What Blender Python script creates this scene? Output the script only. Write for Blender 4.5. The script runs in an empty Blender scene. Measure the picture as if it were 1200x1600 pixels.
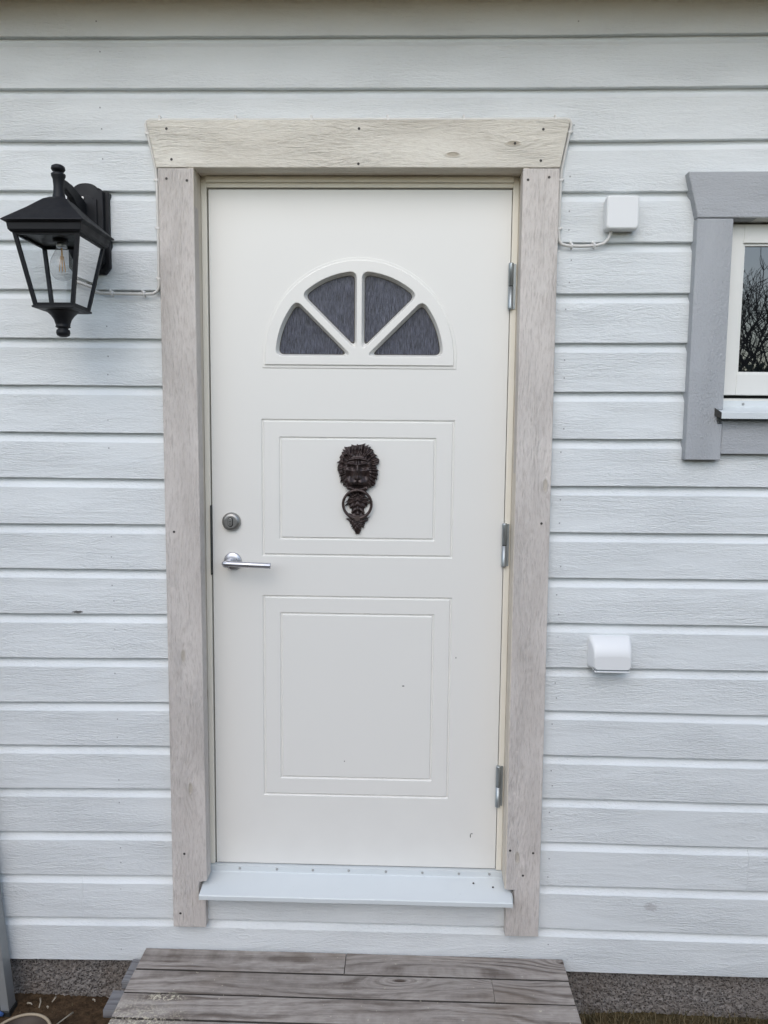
import bpy, bmesh, math, random
from mathutils import Vector, noise
R = math.radians
C = bpy.context.scene.collection
random.seed(7)

# ------------------------------------------------------------------ camera
cam = bpy.data.objects.new("camera", bpy.data.cameras.new("camera"))
C.objects.link(cam)
cam.location = (0.13987, -2.25511, 1.48044)
yaw, pitch, roll = -0.02618, -0.10019, 0.00963
fw = Vector((math.sin(yaw) * math.cos(pitch), math.cos(yaw) * math.cos(pitch), math.sin(pitch)))
rt = Vector((math.cos(yaw), -math.sin(yaw), 0)); up = rt.cross(fw)
r2 = rt * math.cos(roll) + up * math.sin(roll); u2 = up * math.cos(roll) - rt * math.sin(roll)
from mathutils import Matrix
cam.rotation_euler = Matrix((r2, u2, -fw)).transposed().to_euler()
cam.data.sensor_fit = 'VERTICAL'; cam.data.sensor_height = 36.0; cam.data.lens = 27.0
cam.data.clip_start = 0.05; cam.data.clip_end = 2000
bpy.context.scene.camera = cam

# ------------------------------------------------------------------ sky, sun, exposure
SUN_EL, SUN_AZ = 42.0, 190.0
w = bpy.data.worlds.new("World"); bpy.context.scene.world = w; w.use_nodes = True
nt = w.node_tree; nt.nodes.clear()
sky = nt.nodes.new('ShaderNodeTexSky'); sky.sky_type = 'NISHITA'; sky.sun_disc = False
sky.sun_elevation = R(SUN_EL); sky.sun_rotation = R(SUN_AZ); sky.air_density = 1.2; sky.dust_density = 1.4
hs = nt.nodes.new('ShaderNodeHueSaturation'); hs.inputs['Saturation'].default_value = 0.88
bg = nt.nodes.new('ShaderNodeBackground'); bg.inputs['Strength'].default_value = 0.15
out = nt.nodes.new('ShaderNodeOutputWorld')
nt.links.new(sky.outputs[0], hs.inputs['Color']); nt.links.new(hs.outputs[0], bg.inputs[0]); nt.links.new(bg.outputs[0], out.inputs[0])
sl = bpy.data.lights.new("sun", 'SUN'); sl.energy = 0.5; sl.angle = R(70); sl.color = (1.0, 0.985, 0.96)
so = bpy.data.objects.new("sun", sl); C.objects.link(so)
sd = Vector((math.sin(R(SUN_AZ)) * math.cos(R(SUN_EL)), math.cos(R(SUN_AZ)) * math.cos(R(SUN_EL)), math.sin(R(SUN_EL))))
so.rotation_euler = sd.to_track_quat('Z', 'Y').to_euler()
vs = bpy.context.scene.view_settings
vs.view_transform = 'Standard'; vs.look = 'None'; vs.gamma = 1; vs.use_curve_mapping = False; vs.exposure = 0.57

# ------------------------------------------------------------------ node helper
class NT:
    def __init__(s, name):
        s.m = bpy.data.materials.new(name); s.m.use_nodes = True
        s.t = s.m.node_tree; s.t.nodes.clear()
        s.out = s.t.nodes.new('ShaderNodeOutputMaterial')
        s.b = s.t.nodes.new('ShaderNodeBsdfPrincipled'); s.t.links.new(s.b.outputs[0], s.out.inputs[0])
    def put(s, sock, v):
        if isinstance(v, bpy.types.NodeSocket): s.t.links.new(v, sock)
        elif v is not None:
            if hasattr(sock.default_value, '__len__') and not hasattr(v, '__len__'): v = (v,) * len(sock.default_value)
            if hasattr(sock.default_value, '__len__') and len(v) == 3 and len(sock.default_value) == 4: v = tuple(v) + (1,)
            sock.default_value = v
    def n(s, typ, ins=None, **kw):
        nd = s.t.nodes.new(typ)
        for k, v in kw.items(): setattr(nd, k, v)
        for k, v in (ins or {}).items(): s.put(nd.inputs[k], v)
        return nd
    def math(s, op, a, b=None, c=None, clamp=False):
        nd = s.t.nodes.new('ShaderNodeMath'); nd.operation = op; nd.use_clamp = clamp
        s.put(nd.inputs[0], a); s.put(nd.inputs[1], b)
        if c is not None: s.put(nd.inputs[2], c)
        return nd.outputs[0]
    def mr(s, v, a, b, c=0.0, d=1.0):
        nd = s.n('ShaderNodeMapRange', {0: v, 1: a, 2: b, 3: c, 4: d}); return nd.outputs[0]
    def comb(s, x, y, z=0.0):
        return s.n('ShaderNodeCombineXYZ', {0: x, 1: y, 2: z}).outputs[0]
    def noise(s, vec, scale=1.0, detail=2.0, rough=0.5):
        return s.n('ShaderNodeTexNoise', {'Vector': vec, 'Scale': scale, 'Detail': detail, 'Roughness': rough}).outputs[0]
    def mix(s, f, a, b, mode='MIX'):
        nd = s.t.nodes.new('ShaderNodeMix'); nd.data_type = 'RGBA'; nd.blend_type = mode
        s.put(nd.inputs[0], f); s.put(nd.inputs[6], a); s.put(nd.inputs[7], b); return nd.outputs[2]
    def bump(s, h, strength=1.0, dist=0.001, nrm=None):
        nd = s.n('ShaderNodeBump', {'Strength': strength, 'Distance': dist, 'Height': h})
        if nrm is not None: s.t.links.new(nrm, nd.inputs['Normal'])
        s.t.links.new(nd.outputs[0], s.b.inputs['Normal']); return nd.outputs[0]
    def set(s, **kw):
        for k, v in kw.items(): s.put(s.b.inputs[k.replace('_', ' ')], v)
        return s.m

def wood(name, base, dark, rough=0.6, ring=0.35, bump=1.0, knots=0.6, knotcol=None, rings=38.0, fuzz=1.0, spots=(), patches=0.15, spec=0.3, extra=None, contour=0.75, sawn=0.0, fibw=1.1, speck=0.0, su=60.0, sv=250.0, warp=9.0, kedge=0.8):
    """Sawn timber: grain runs along U (metres), V across. Grain rings bend round the knots."""
    s = NT(name)
    uv = s.n('ShaderNodeUVMap').outputs[0]
    sp = s.n('ShaderNodeSeparateXYZ', {0: uv}); u, v = sp.outputs[0], sp.outputs[1]
    kv = s.comb(s.math('MULTIPLY', u, 2.6), s.math('MULTIPLY', v, 7.5))
    vo = s.n('ShaderNodeTexVoronoi', {'Vector': kv, 'Scale': 1.0, 'Randomness': 1.0}, voronoi_dimensions='2D')
    d, cellc = vo.outputs['Distance'], vo.outputs['Color']
    has = s.math('GREATER_THAN', s.n('ShaderNodeSeparateXYZ', {0: cellc}).outputs[0], 1.0 - knots)
    near = s.math('MULTIPLY', s.mr(d, 0.0, 0.42, 1.0, 0.0), has)
    near2 = s.math('POWER', near, 2.0)
    low = s.noise(s.comb(s.math('MULTIPLY', u, 1.3), s.math('MULTIPLY', v, 7.0)), 1.0, 1.5)
    H = s.math('ADD', s.math('ADD', s.math('MULTIPLY', v, rings), s.math('MULTIPLY', low, warp)), s.math('MULTIPLY', near2, 3.4))
    grain = s.math('SINE', s.math('MULTIPLY', H, 6.283))
    grain = s.mr(grain, -1, 1, 0, 1)
    grain = s.math('POWER', grain, 2.2)
    fib = s.noise(s.comb(s.math('MULTIPLY', u, 22.0), s.math('MULTIPLY', H, 3.0)), 1.0, 3.0, 0.6)
    fine = s.noise(s.comb(s.math('MULTIPLY', u, 90.0), s.math('MULTIPLY', v, 520.0)), 1.0, 2.0, 0.6)
    mask = s.mr(s.noise(s.comb(s.math('MULTIPLY', u, 3.0), s.math('MULTIPLY', v, 16.0)), 1.0, 2.0), 0.38, 0.62, 0.12, 1.0)
    kn = s.mr(d, 0.035, 0.062, 1.0, 0.0); kn = s.math('MULTIPLY', kn, has)
    g = s.math('MULTIPLY', grain, mask)
    h = s.math('ADD', s.math('MULTIPLY', g, contour), s.math('ADD', s.math('MULTIPLY', fib, fibw), s.math('MULTIPLY', fine, 0.55 * fuzz)))
    h = s.math('ADD', h, s.math('MULTIPLY', s.mr(s.math('ABSOLUTE', s.math('SUBTRACT', d, 0.05)), 0, 0.02, 1, 0), s.math('MULTIPLY', has, kedge)))
    if sawn:
        vv = s.math('ADD', v, s.math('MULTIPLY', low, 0.05)); vv = s.math('ADD', vv, s.math('MULTIPLY', near2, 0.02))
        s1 = s.noise(s.comb(s.math('MULTIPLY', u, su), s.math('MULTIPLY', vv, sv)), 1.0, 3.0, 0.7)
        s2 = s.noise(s.comb(s.math('MULTIPLY', u, 11.0), s.math('MULTIPLY', vv, 120.0)), 1.0, 2.0, 0.6)
        pm = s.mr(s.noise(s.comb(s.math('MULTIPLY', u, 2.5), s.math('MULTIPLY', v, 9.0), 3.0), 1.0, 4.0), 0.36, 0.66, 0.2, 1.6)
        h = s.math('ADD', h, s.math('MULTIPLY', s.math('ADD', s1, s.math('MULTIPLY', s2, 0.45)), s.math('MULTIPLY', pm, sawn)))
    f = s.math('ADD', s.math('MULTIPLY', g, ring), s.math('MULTIPLY', s.mr(fib, 0.35, 0.75), ring * 0.8), clamp=True)
    if speck:
        f = s.math('ADD', f, s.math('MULTIPLY', s.mr(s1, 0.3, 0.7, -0.5, 0.5), speck), clamp=True)
    col = s.mix(f, base, dark)
    pt = s.noise(s.comb(s.math('MULTIPLY', u, 2.2), s.math('MULTIPLY', v, 5.0)), 1.0, 3.0)
    col = s.mix(s.math('MULTIPLY', s.mr(pt, 0.4, 0.7), patches), col, dark)
    if knotcol: col = s.mix(s.math('MULTIPLY', kn, 0.85), col, knotcol)
    geo = s.n('ShaderNodeNewGeometry').outputs['Position']
    for (x, z, rx, rz, c, amt) in spots:
        ps = s.n('ShaderNodeSeparateXYZ', {0: geo})
        jj = s.math('MULTIPLY', s.math('SUBTRACT', s.noise(geo, 90.0, 3.0), 0.5), 1.6)
        dx = s.math('DIVIDE', s.math('SUBTRACT', ps.outputs[0], x), rx)
        dz = s.math('DIVIDE', s.math('SUBTRACT', ps.outputs[2], z), rz)
        dd = s.math('ADD', s.math('SQRT', s.math('ADD', s.math('MULTIPLY', dx, dx), s.math('MULTIPLY', dz, dz))), jj)
        col = s.mix(s.mr(dd, 0.7, 1.0, amt, 0.0), col, c)
    if extra: col = extra(s, col, geo)
    s.bump(h, bump, 0.0022)
    return s.set(Base_Color=col, Roughness=rough, Specular_IOR_Level=spec)

DIRT = (0.06, 0.055, 0.05)
M = {}
M['siding'] = wood('painted_siding', (0.745, 0.775, 0.78), (0.63, 0.66, 0.67), 0.5, 0.07, 0.75, 0.28, None, 30, 1.0, contour=0.16, sawn=1.75, kedge=0.3, fibw=0.22, speck=0.12,
                   spots=[(-0.8457, 0.9385, 0.016, 0.005, DIRT, 0.9), (0.9153, 0.039, 0.022, 0.016, (0.38, 0.36, 0.36), 0.45),
                          (-0.655, 1.885, 0.018, 0.003, (0.2, 0.2, 0.19), 0.8)], patches=0.32)
M['casing'] = wood('whitewashed_casing', (0.69, 0.645, 0.605), (0.47, 0.425, 0.39), 0.6, 0.25, 0.9, 0.3, (0.5, 0.45, 0.38), 42, 1.4, patches=0.6, contour=0.25, sawn=2.4, fibw=0.3, speck=1.4, su=30.0, sv=210.0)
M['header'] = wood('whitewashed_header', (0.77, 0.74, 0.66), (0.58, 0.535, 0.46), 0.6, 0.22, 0.9, 0.8, (0.42, 0.37, 0.29), 36, 1.4, patches=0.7, contour=0.3, sawn=2.4, fibw=0.3, speck=1.0, su=36.0, sv=220.0)
M['jamb_wood'] = wood('whitewashed_reveal_wood', (0.68, 0.62, 0.53), (0.52, 0.45, 0.37), 0.6, 0.45, 0.6, 0.5, (0.3, 0.22, 0.15), 36, 1.0)
M['grey_trim'] = wood('grey_painted_trim', (0.42, 0.435, 0.455), (0.34, 0.355, 0.37), 0.5, 0.05, 0.8, 0.12, None, 30, 1.6, patches=0.15, contour=0.05, sawn=2.0, fibw=0.15, speck=0.35, su=110.0, sv=190.0)
def sawdust(s, col, geo):
    ps = s.n('ShaderNodeSeparateXYZ', {0: geo})
    dx = s.math('MULTIPLY', s.math('ADD', ps.outputs[0], 0.585), 7.0); dy = s.math('MULTIPLY', s.math('ADD', ps.outputs[1], 0.345), 9.0)
    dd = s.math('SQRT', s.math('ADD', s.math('MULTIPLY', dx, dx), s.math('MULTIPLY', dy, dy)))
    area = s.mr(s.math('ADD', dd, s.math('MULTIPLY', s.noise(geo, 14.0, 3.0), 0.7)), 0.7, 1.6, 0.95, 0.0)
    fl = s.mr(s.noise(geo, 130.0, 4.0, 0.75), 0.50, 0.57)
    dx2 = s.math('MULTIPLY', s.math('ADD', ps.outputs[0], 0.53), 16.0); dy2 = s.math('MULTIPLY', s.math('ADD', ps.outputs[1], 0.215), 45.0)
    d2 = s.math('SQRT', s.math('ADD', s.math('MULTIPLY', dx2, dx2), s.math('MULTIPLY', dy2, dy2)))
    area2 = s.mr(d2, 0.5, 1.1, 1.0, 0.0)
    tiny = s.mr(s.noise(geo, 95.0, 1.0), 0.755, 0.78)
    m = s.math('MAXIMUM', s.math('MULTIPLY', s.math('MAXIMUM', area, area2), fl), s.math('MULTIPLY', tiny, 0.6))
    brown = s.mr(s.noise(geo, 5.0, 3.0), 0.5, 0.72, 0.0, 0.45)
    col = s.mix(brown, col, (0.20, 0.155, 0.115))
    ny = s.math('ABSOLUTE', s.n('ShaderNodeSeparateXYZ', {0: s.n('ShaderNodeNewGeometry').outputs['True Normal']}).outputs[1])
    col = s.mix(s.mr(ny, 0.5, 0.8, 0.0, 0.85), col, (0.035, 0.032, 0.028))     # shade of the plank gaps painted onto the long edges by normal
    return s.mix(m, col, (0.60, 0.55, 0.43))
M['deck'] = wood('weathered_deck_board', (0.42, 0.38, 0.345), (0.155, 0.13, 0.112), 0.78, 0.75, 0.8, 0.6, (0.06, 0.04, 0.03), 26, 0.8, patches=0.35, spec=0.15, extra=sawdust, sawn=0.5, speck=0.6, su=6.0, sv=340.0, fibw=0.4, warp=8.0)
M['deck_low'] = wood('weathered_lower_board', (0.25, 0.25, 0.255), (0.12, 0.115, 0.12), 0.8, 0.6, 1.0, 0.3, (0.05, 0.04, 0.03), 50, 0.8, patches=0.4, spec=0.2)
M['soffit'] = wood('brown_soffit_boards', (0.62, 0.40, 0.18), (0.48, 0.29, 0.12), 0.7, 0.5, 0.6, 0.5, (0.1, 0.06, 0.04), 40)

def paint(name, col, rough=0.35, bumpamt=0.06, scale=220, spec=0.5, metal=0.0, dirt=0.0, dirtcol=(0.2, 0.18, 0.16), blotch=0.03):
    s = NT(name)
    geo = s.n('ShaderNodeNewGeometry').outputs['Position']
    c = s.mix(s.mr(s.noise(geo, 6.0, 4.0), 0.35, 0.7, 0, blotch * 4), col, tuple(x * 0.86 for x in col))
    if dirt: c = s.mix(s.mr(s.noise(geo, 120.0, 4.0, 0.7), 0.66, 0.74, 0, dirt), c, dirtcol)
    s.bump(s.noise(geo, scale, 3.0), bumpamt, 0.001)
    r = s.mr(s.noise(geo, 25.0, 3.0), 0.3, 0.7, rough * 0.85, min(1, rough * 1.2))
    return s.set(Base_Color=c, Roughness=r, Metallic=metal, Specular_IOR_Level=spec)

def door_paint():
    s = NT('cream_door_paint')
    geo = s.n('ShaderNodeNewGeometry').outputs['Position']
    ps = s.n('ShaderNodeSeparateXYZ', {0: geo})
    col = s.mix(s.mr(s.noise(geo, 2.0, 2.0), 0.2, 0.8, 0, 0.12), (0.795, 0.785, 0.745), (0.725, 0.715, 0.675))
    # dust film and splash marks towards the sill
    up_ = s.mr(ps.outputs[2], 0.12, 0.45, 0.10, 0.0)
    col = s.mix(s.math('MULTIPLY', up_, s.mr(s.noise(geo, 11.0, 4.0), 0.35, 0.7)), col, (0.5, 0.49, 0.46))
    for (x, z, rx, rz) in ((0.1439, 0.7076, 0.0042, 0.0022), (0.3613, 0.2266, 0.002, 0.007), (0.365, 0.2335, 0.004, 0.0018), (-0.037, 0.462, 0.002, 0.002), (0.305, 0.80, 0.0015, 0.003)):
        dx = s.math('DIVIDE', s.math('SUBTRACT', ps.outputs[0], x), rx); dz = s.math('DIVIDE', s.math('SUBTRACT', ps.outputs[2], z), rz)
        dd = s.math('SQRT', s.math('ADD', s.math('MULTIPLY', dx, dx), s.math('MULTIPLY', dz, dz)))
        col = s.mix(s.mr(dd, 0.7, 1.1, 0.85, 0.0), col, DIRT)
    # greasy smudge round the lock and handle
    dx = s.math('MULTIPLY', s.math('ADD', ps.outputs[0], 0.36), 8.0); dz = s.math('MULTIPLY', s.math('SUBTRACT', ps.outputs[2], 1.13), 5.0)
    sm = s.mr(s.math('ADD', s.math('SQRT', s.math('ADD', s.math('MULTIPLY', dx, dx), s.math('MULTIPLY', dz, dz))), s.math('MULTIPLY', s.noise(geo, 12.0, 4.0), 0.8)), 0.5, 1.7, 0.07, 0.0)
    col = s.mix(sm, col, (0.5, 0.47, 0.42))
    s.bump(s.math('ADD', s.math('MULTIPLY', s.noise(geo, 260.0, 2.0), 0.05), s.math('MULTIPLY', s.noise(geo, 4.0, 1.0), 0.8)), 0.6, 0.0015)
    r = s.mr(s.noise(geo, 14.0, 4.0), 0.3, 0.7, 0.31, 0.36)
    return s.set(Base_Color=col, Roughness=r)
M['door'] = door_paint()
M['frame'] = paint('cream_frame_paint', (0.84, 0.80, 0.70), 0.38)
M['sash'] = paint('white_sash_paint', (0.75, 0.75, 0.715), 0.4, dirt=0.25)
M['flashing'] = paint('white_painted_flashing', (0.65, 0.69, 0.70), 0.33, 0.05, 90, dirt=0.35, blotch=0.05)
M['plastic'] = paint('white_plastic', (0.78, 0.79, 0.79), 0.35, 0.03)
M['cable'] = paint('pale_cable_plastic', (0.66, 0.65, 0.62), 0.45, dirt=0.2)
M['clip'] = paint('white_clip_plastic', (0.74, 0.73, 0.71), 0.4)
M['black'] = paint('black_powder_coat', (0.009, 0.010, 0.013), 0.5, 0.25, 700, 0.3)
M['black_in'] = paint('dark_lamp_socket', (0.02, 0.02, 0.02), 0.5)
M['steel'] = paint('brushed_steel', (0.55, 0.56, 0.60), 0.3, 0.05, 300, metal=0.9, dirt=0.2)
M['nickel'] = paint('worn_nickel_lock', (0.33, 0.33, 0.32), 0.35, 0.1, 300, metal=0.85, dirt=0.3)
M['zinc'] = paint('galvanised_steel', (0.40, 0.44, 0.46), 0.4, 0.1, 300, metal=0.8, dirt=0.3)
M['bolt'] = paint('screw_metal', (0.06, 0.055, 0.05), 0.6, metal=0.2)
M['nail'] = paint('painted_nail_head', (0.36, 0.37, 0.38), 0.6)
M['zscrew'] = paint('zinc_screw', (0.45, 0.45, 0.44), 0.4, metal=0.7)
M['void'] = paint('dark_gap', (0.015, 0.015, 0.014), 0.9, spec=0.1)
M['strike'] = paint('dark_strike_plate', (0.05, 0.055, 0.055), 0.5, metal=0.5)
M['pot'] = paint('brown_plastic_pot', (0.045, 0.027, 0.014), 0.55, 0.2, 60, dirt=0.25, dirtcol=(0.3, 0.25, 0.18))
M['rim'] = paint('muddy_pot_rim', (0.36, 0.29, 0.20), 0.6, 0.3, 120, dirt=0.5)
M['stick'] = paint('pale_wood_chip', (0.42, 0.37, 0.29), 0.7, 0.3, 200)
M['post'] = paint('dull_aluminium', (0.36, 0.37, 0.37), 0.5, 0.15, 120, metal=0.5, dirt=0.4)
M['blue'] = paint('blue_rag', (0.05, 0.12, 0.32), 0.8)
M['bark'] = paint('dark_bark', (0.05, 0.042, 0.035), 0.9, 0.6, 40)
M['leafy'] = paint('hedge_foliage', (0.035, 0.055, 0.022), 0.7, 0.3, 40, blotch=0.2)
M['roof'] = paint('dark_roof_sheet', (0.06, 0.06, 0.065), 0.5)

def lion_metal():
    s = NT('dark_bronze_casting')
    geo = s.n('ShaderNodeNewGeometry'); pos = geo.outputs['Position']; pt = geo.outputs['Pointiness']
    c = s.mix(s.mr(s.noise(pos, 90.0, 3.0), 0.4, 0.65), (0.026, 0.017, 0.017), (0.060, 0.040, 0.037))
    c = s.mix(s.mr(pt, 0.52, 0.6, 0.0, 0.5), c, (0.17, 0.13, 0.115))
    s.bump(s.noise(pos, 600.0, 2.0), 0.25, 0.0006)
    return s.set(Base_Color=c, Roughness=0.36, Metallic=0.3, Specular_IOR_Level=0.5)
M['bronze'] = lion_metal()

def bark_glass():
    s = NT('bark_pattern_glass')
    pos = s.n('ShaderNodeNewGeometry').outputs['Position']
    sp = s.n('ShaderNodeSeparateXYZ', {0: pos}); x, z = sp.outputs[0], sp.outputs[2]
    wob = s.math('MULTIPLY', s.noise(s.comb(s.math('MULTIPLY', x, 40), s.math('MULTIPLY', z, 22)), 1.0, 2.0), 0.012)
    xx = s.math('ADD', x, wob)
    st = s.noise(s.comb(s.math('MULTIPLY', xx, 420), s.math('MULTIPLY', z, 30)), 1.0, 4.0, 0.75)
    s.bump(st, 1.0, 0.003)
    c = s.mix(s.mr(st, 0.40, 0.68), (0.020, 0.021, 0.03), (0.135, 0.14, 0.19))
    return s.set(Base_Color=c, Roughness=0.22, Specular_IOR_Level=0.6)
M['bark_glass'] = bark_glass()
s = NT('dark_window_glass'); s.set(Base_Color=(0.006, 0.007, 0.008), Roughness=0.01, IOR=2.25); M['pane'] = s.m
s.bump(s.noise(s.n('ShaderNodeNewGeometry').outputs['Position'], 9.0, 1.0), 0.03, 0.01)
def clear_glass(name, rough=0.0, ior=1.5):
    s = NT(name)
    tr = s.n('ShaderNodeBsdfTransparent', {'Color': (0.93, 0.95, 0.96)}); gl = s.n('ShaderNodeBsdfGlossy', {'Roughness': rough})
    fr = s.n('ShaderNodeFresnel', {'IOR': ior}); mx = s.t.nodes.new('ShaderNodeMixShader')
    if ior > 1: s.t.links.new(fr.outputs[0], mx.inputs[0])
    else: mx.inputs[0].default_value = ior
    s.t.links.new(tr.outputs[0], mx.inputs[1]); s.t.links.new(gl.outputs[0], mx.inputs[2])
    s.t.links.new(mx.outputs[0], s.out.inputs[0]); return s.m
M['clear'] = clear_glass('clear_lantern_glass'); 
s = NT('clear_bulb_glass')
tr = s.n('ShaderNodeBsdfTransparent', {'Color': (0.97, 0.97, 0.97)}); gl = s.n('ShaderNodeBsdfGlossy', {'Roughness': 0.02}); df = s.n('ShaderNodeBsdfDiffuse', {'Color': (0.85, 0.87, 0.88)})
fc = s.n('ShaderNodeLayerWeight', {'Blend': 0.35}).outputs['Facing']
m1 = s.t.nodes.new('ShaderNodeMixShader'); m1.inputs[0].default_value = 0.5; s.t.links.new(gl.outputs[0], m1.inputs[1]); s.t.links.new(df.outputs[0], m1.inputs[2])
m2 = s.t.nodes.new('ShaderNodeMixShader'); s.t.links.new(s.math('ADD', 0.12, s.math('MULTIPLY', s.math('POWER', fc, 3.0), 0.6)), m2.inputs[0]); s.t.links.new(tr.outputs[0], m2.inputs[1]); s.t.links.new(m1.outputs[0], m2.inputs[2])
s.t.links.new(m2.outputs[0], s.out.inputs[0]); M['bulb'] = s.m 
s = NT('amber_filament'); s.set(Base_Color=(0.85, 0.45, 0.12), Roughness=0.4); M['filament'] = s.m

def render_mat():
    s = NT('roughcast_render')
    pos = s.n('ShaderNodeNewGeometry').outputs['Position']
    n1 = s.noise(pos, 130.0, 4.0, 0.7); n2 = s.noise(pos, 9.0, 3.0)
    vo = s.n('ShaderNodeTexVoronoi', {'Vector': pos, 'Scale': 135.0}).outputs['Distance']
    c = s.mix(s.mr(n1, 0.35, 0.65), (0.15, 0.14, 0.13), (0.33, 0.305, 0.285)); c = s.mix(s.mr(vo, 0.22, 0.42, 0.75, 0.0), c, (0.06, 0.05, 0.05)); c = s.mix(s.mr(n2, 0.4, 0.7, 0, 0.4), c, (0.20, 0.16, 0.13))
    s.bump(s.math('ADD', n1, s.mr(vo, 0.1, 0.5)), 1.0, 0.004)
    return s.set(Base_Color=c, Roughness=0.95, Specular_IOR_Level=0.1)
M['render'] = render_mat()
def ground_mat():
    s = NT('soil_and_lawn')
    pos = s.n('ShaderNodeNewGeometry').outputs['Position']
    sp = s.n('ShaderNodeSeparateXYZ', {0: pos})
    n1 = s.noise(pos, 55.0, 5.0, 0.7); n2 = s.noise(pos, 7.0, 4.0)
    soil = s.mix(s.mr(n1, 0.3, 0.7), (0.035, 0.022, 0.013), (0.13, 0.085, 0.05))
    grass = s.mix(s.mr(n1, 0.35, 0.65), (0.05, 0.04, 0.018), (0.12, 0.09, 0.045))
    k = s.math('ADD', s.mr(sp.outputs[0], -0.2, 0.7), s.mr(sp.outputs[1], -1.2, -3.5))
    c = s.mix(s.math('ADD', s.math('MULTIPLY', k, 0.9), s.math('MULTIPLY', s.math('SUBTRACT', n2, 0.5), 0.6), clamp=True), soil, grass)
    s.bump(s.math('ADD', n1, s.math('MULTIPLY', n2, 2.0)), 0.9, 0.01)
    return s.set(Base_Color=c, Roughness=0.95, Specular_IOR_Level=0.1)
M['ground'] = ground_mat()
def grass_mat():
    s = NT('dry_grass')
    oi = s.n('ShaderNodeNewGeometry').outputs['Random Per Island']
    return s.set(Base_Color=s.mix(oi, (0.05, 0.045, 0.018), (0.19, 0.145, 0.075)), Roughness=0.8)
M['grass'] = grass_mat()

# ------------------------------------------------------------------ mesh helpers
class MB:
    def __init__(s): s.v = []; s.f = []; s.off = []; s.smooth = []; s.o = (0.0, 0.0)
    def add(s, vs, fs, smooth=False):
        b = len(s.v); s.v += [tuple(p) for p in vs]
        for f in fs: s.f.append([b + i for i in f]); s.off.append(s.o); s.smooth.append(smooth)
    def box(s, x0, x1, y0, y1, z0, z1):
        s.add([(x0, y0, z0), (x1, y0, z0), (x1, y1, z0), (x0, y1, z0), (x0, y0, z1), (x1, y0, z1), (x1, y1, z1), (x0, y1, z1)],
              [(0, 3, 2, 1), (4, 5, 6, 7), (0, 1, 5, 4), (1, 2, 6, 5), (2, 3, 7, 6), (3, 0, 4, 7)])
    def prism(s, poly, y0, y1):
        """poly: (x,z) counter-clockwise as seen from the front (-y)."""
        n = len(poly)
        s.add([(x, y0, z) for x, z in poly] + [(x, y1, z) for x, z in poly],
              [tuple(range(n)), tuple(range(2 * n - 1, n - 1, -1))] + [(i + n, (i + 1) % n + n, (i + 1) % n, i) for i in range(n)])
    def loft(s, rings, close=True, caps=True, smooth=False):
        n = len(rings[0]); vs = [p for r in rings for p in r]; fs = []
        for i in range(len(rings) - 1):
            for j in range(n if close else n - 1):
                a, b = i * n + j, i * n + (j + 1) % n; fs.append((a, b, b + n, a + n))
        s.add(vs, fs, smooth)
        if caps:
            b = len(s.v) - len(vs)
            for f in (list(range(n))[::-1], [len(vs) - n + i for i in range(n)]):
                s.f.append([b + i for i in f]); s.off.append(s.o); s.smooth.append(False)
    def lathe(s, prof, cx, cy, seg=24, smooth=True, axis='z', cz=0.0):
        rings = []
        for r, h in prof:
            ring = []
            for i in range(seg):
                a = 2 * math.pi * i / seg; p, q = r * math.cos(a), r * math.sin(a)
                ring.append((cx + p, cy + q, h) if axis == 'z' else (cx + p, h, cz - q))
            rings.append(ring)
        s.loft(rings, True, True, smooth)
    def tube(s, pts, r, seg=10, caps=True, smooth=True):
        pts = [Vector(p) for p in pts]; rr = r if hasattr(r, '__len__') else [r] * len(pts)
        rings = []; prev = None
        for i, p in enumerate(pts):
            t = (pts[min(i + 1, len(pts) - 1)] - pts[max(i - 1, 0)]).normalized()
            if prev is None:
                a = Vector((0, 0, 1)) if abs(t.z) < 0.9 else Vector((0, 1, 0)); nn = t.cross(a).normalized()
            else: nn = (prev - t * prev.dot(t)).normalized()
            prev = nn; bb = t.cross(nn)
            rings.append([p + (nn * math.cos(2 * math.pi * k / seg) + bb * math.sin(2 * math.pi * k / seg)) * rr[i] for k in range(seg)])
        s.loft(rings, True, caps, smooth)
    def build(s, name, mat, parent=None, grain='x', bevel=0.0, fix=True, seg=2):
        me = bpy.data.meshes.new(name); me.from_pydata(s.v, [], s.f); me.update()
        uvl = me.uv_layers.new(name='UVMap')
        ro = (random.uniform(0, 50), random.uniform(0, 50)); gi = 'xyz'.index(grain)
        for p in me.polygons:
            p.use_smooth = s.smooth[p.index]
            n = p.normal; ax = max(range(3), key=lambda k: abs(n[k]))
            oth = [k for k in range(3) if k != ax]
            if gi in oth: ua = gi; va = [k for k in oth if k != gi][0]
            else: ua, va = oth
            o = s.off[p.index]
            for li in p.loop_indices:
                co = me.vertices[me.loops[li].vertex_index].co
                uvl.data[li].uv = (co[ua] + ro[0] + o[0], co[va] + ro[1] + o[1])
        if fix:
            bm = bmesh.new(); bm.from_mesh(me); bmesh.ops.recalc_face_normals(bm, faces=bm.faces); bm.to_mesh(me); bm.free()
        me.materials.append(mat)
        ob = bpy.data.objects.new(name, me); C.objects.link(ob)
        if parent is not None: ob.parent = parent
        if bevel:
            b = ob.modifiers.new('bevel', 'BEVEL'); b.width = bevel; b.segments = seg; b.limit_method = 'ANGLE'; b.angle_limit = R(35)
        return ob

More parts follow.
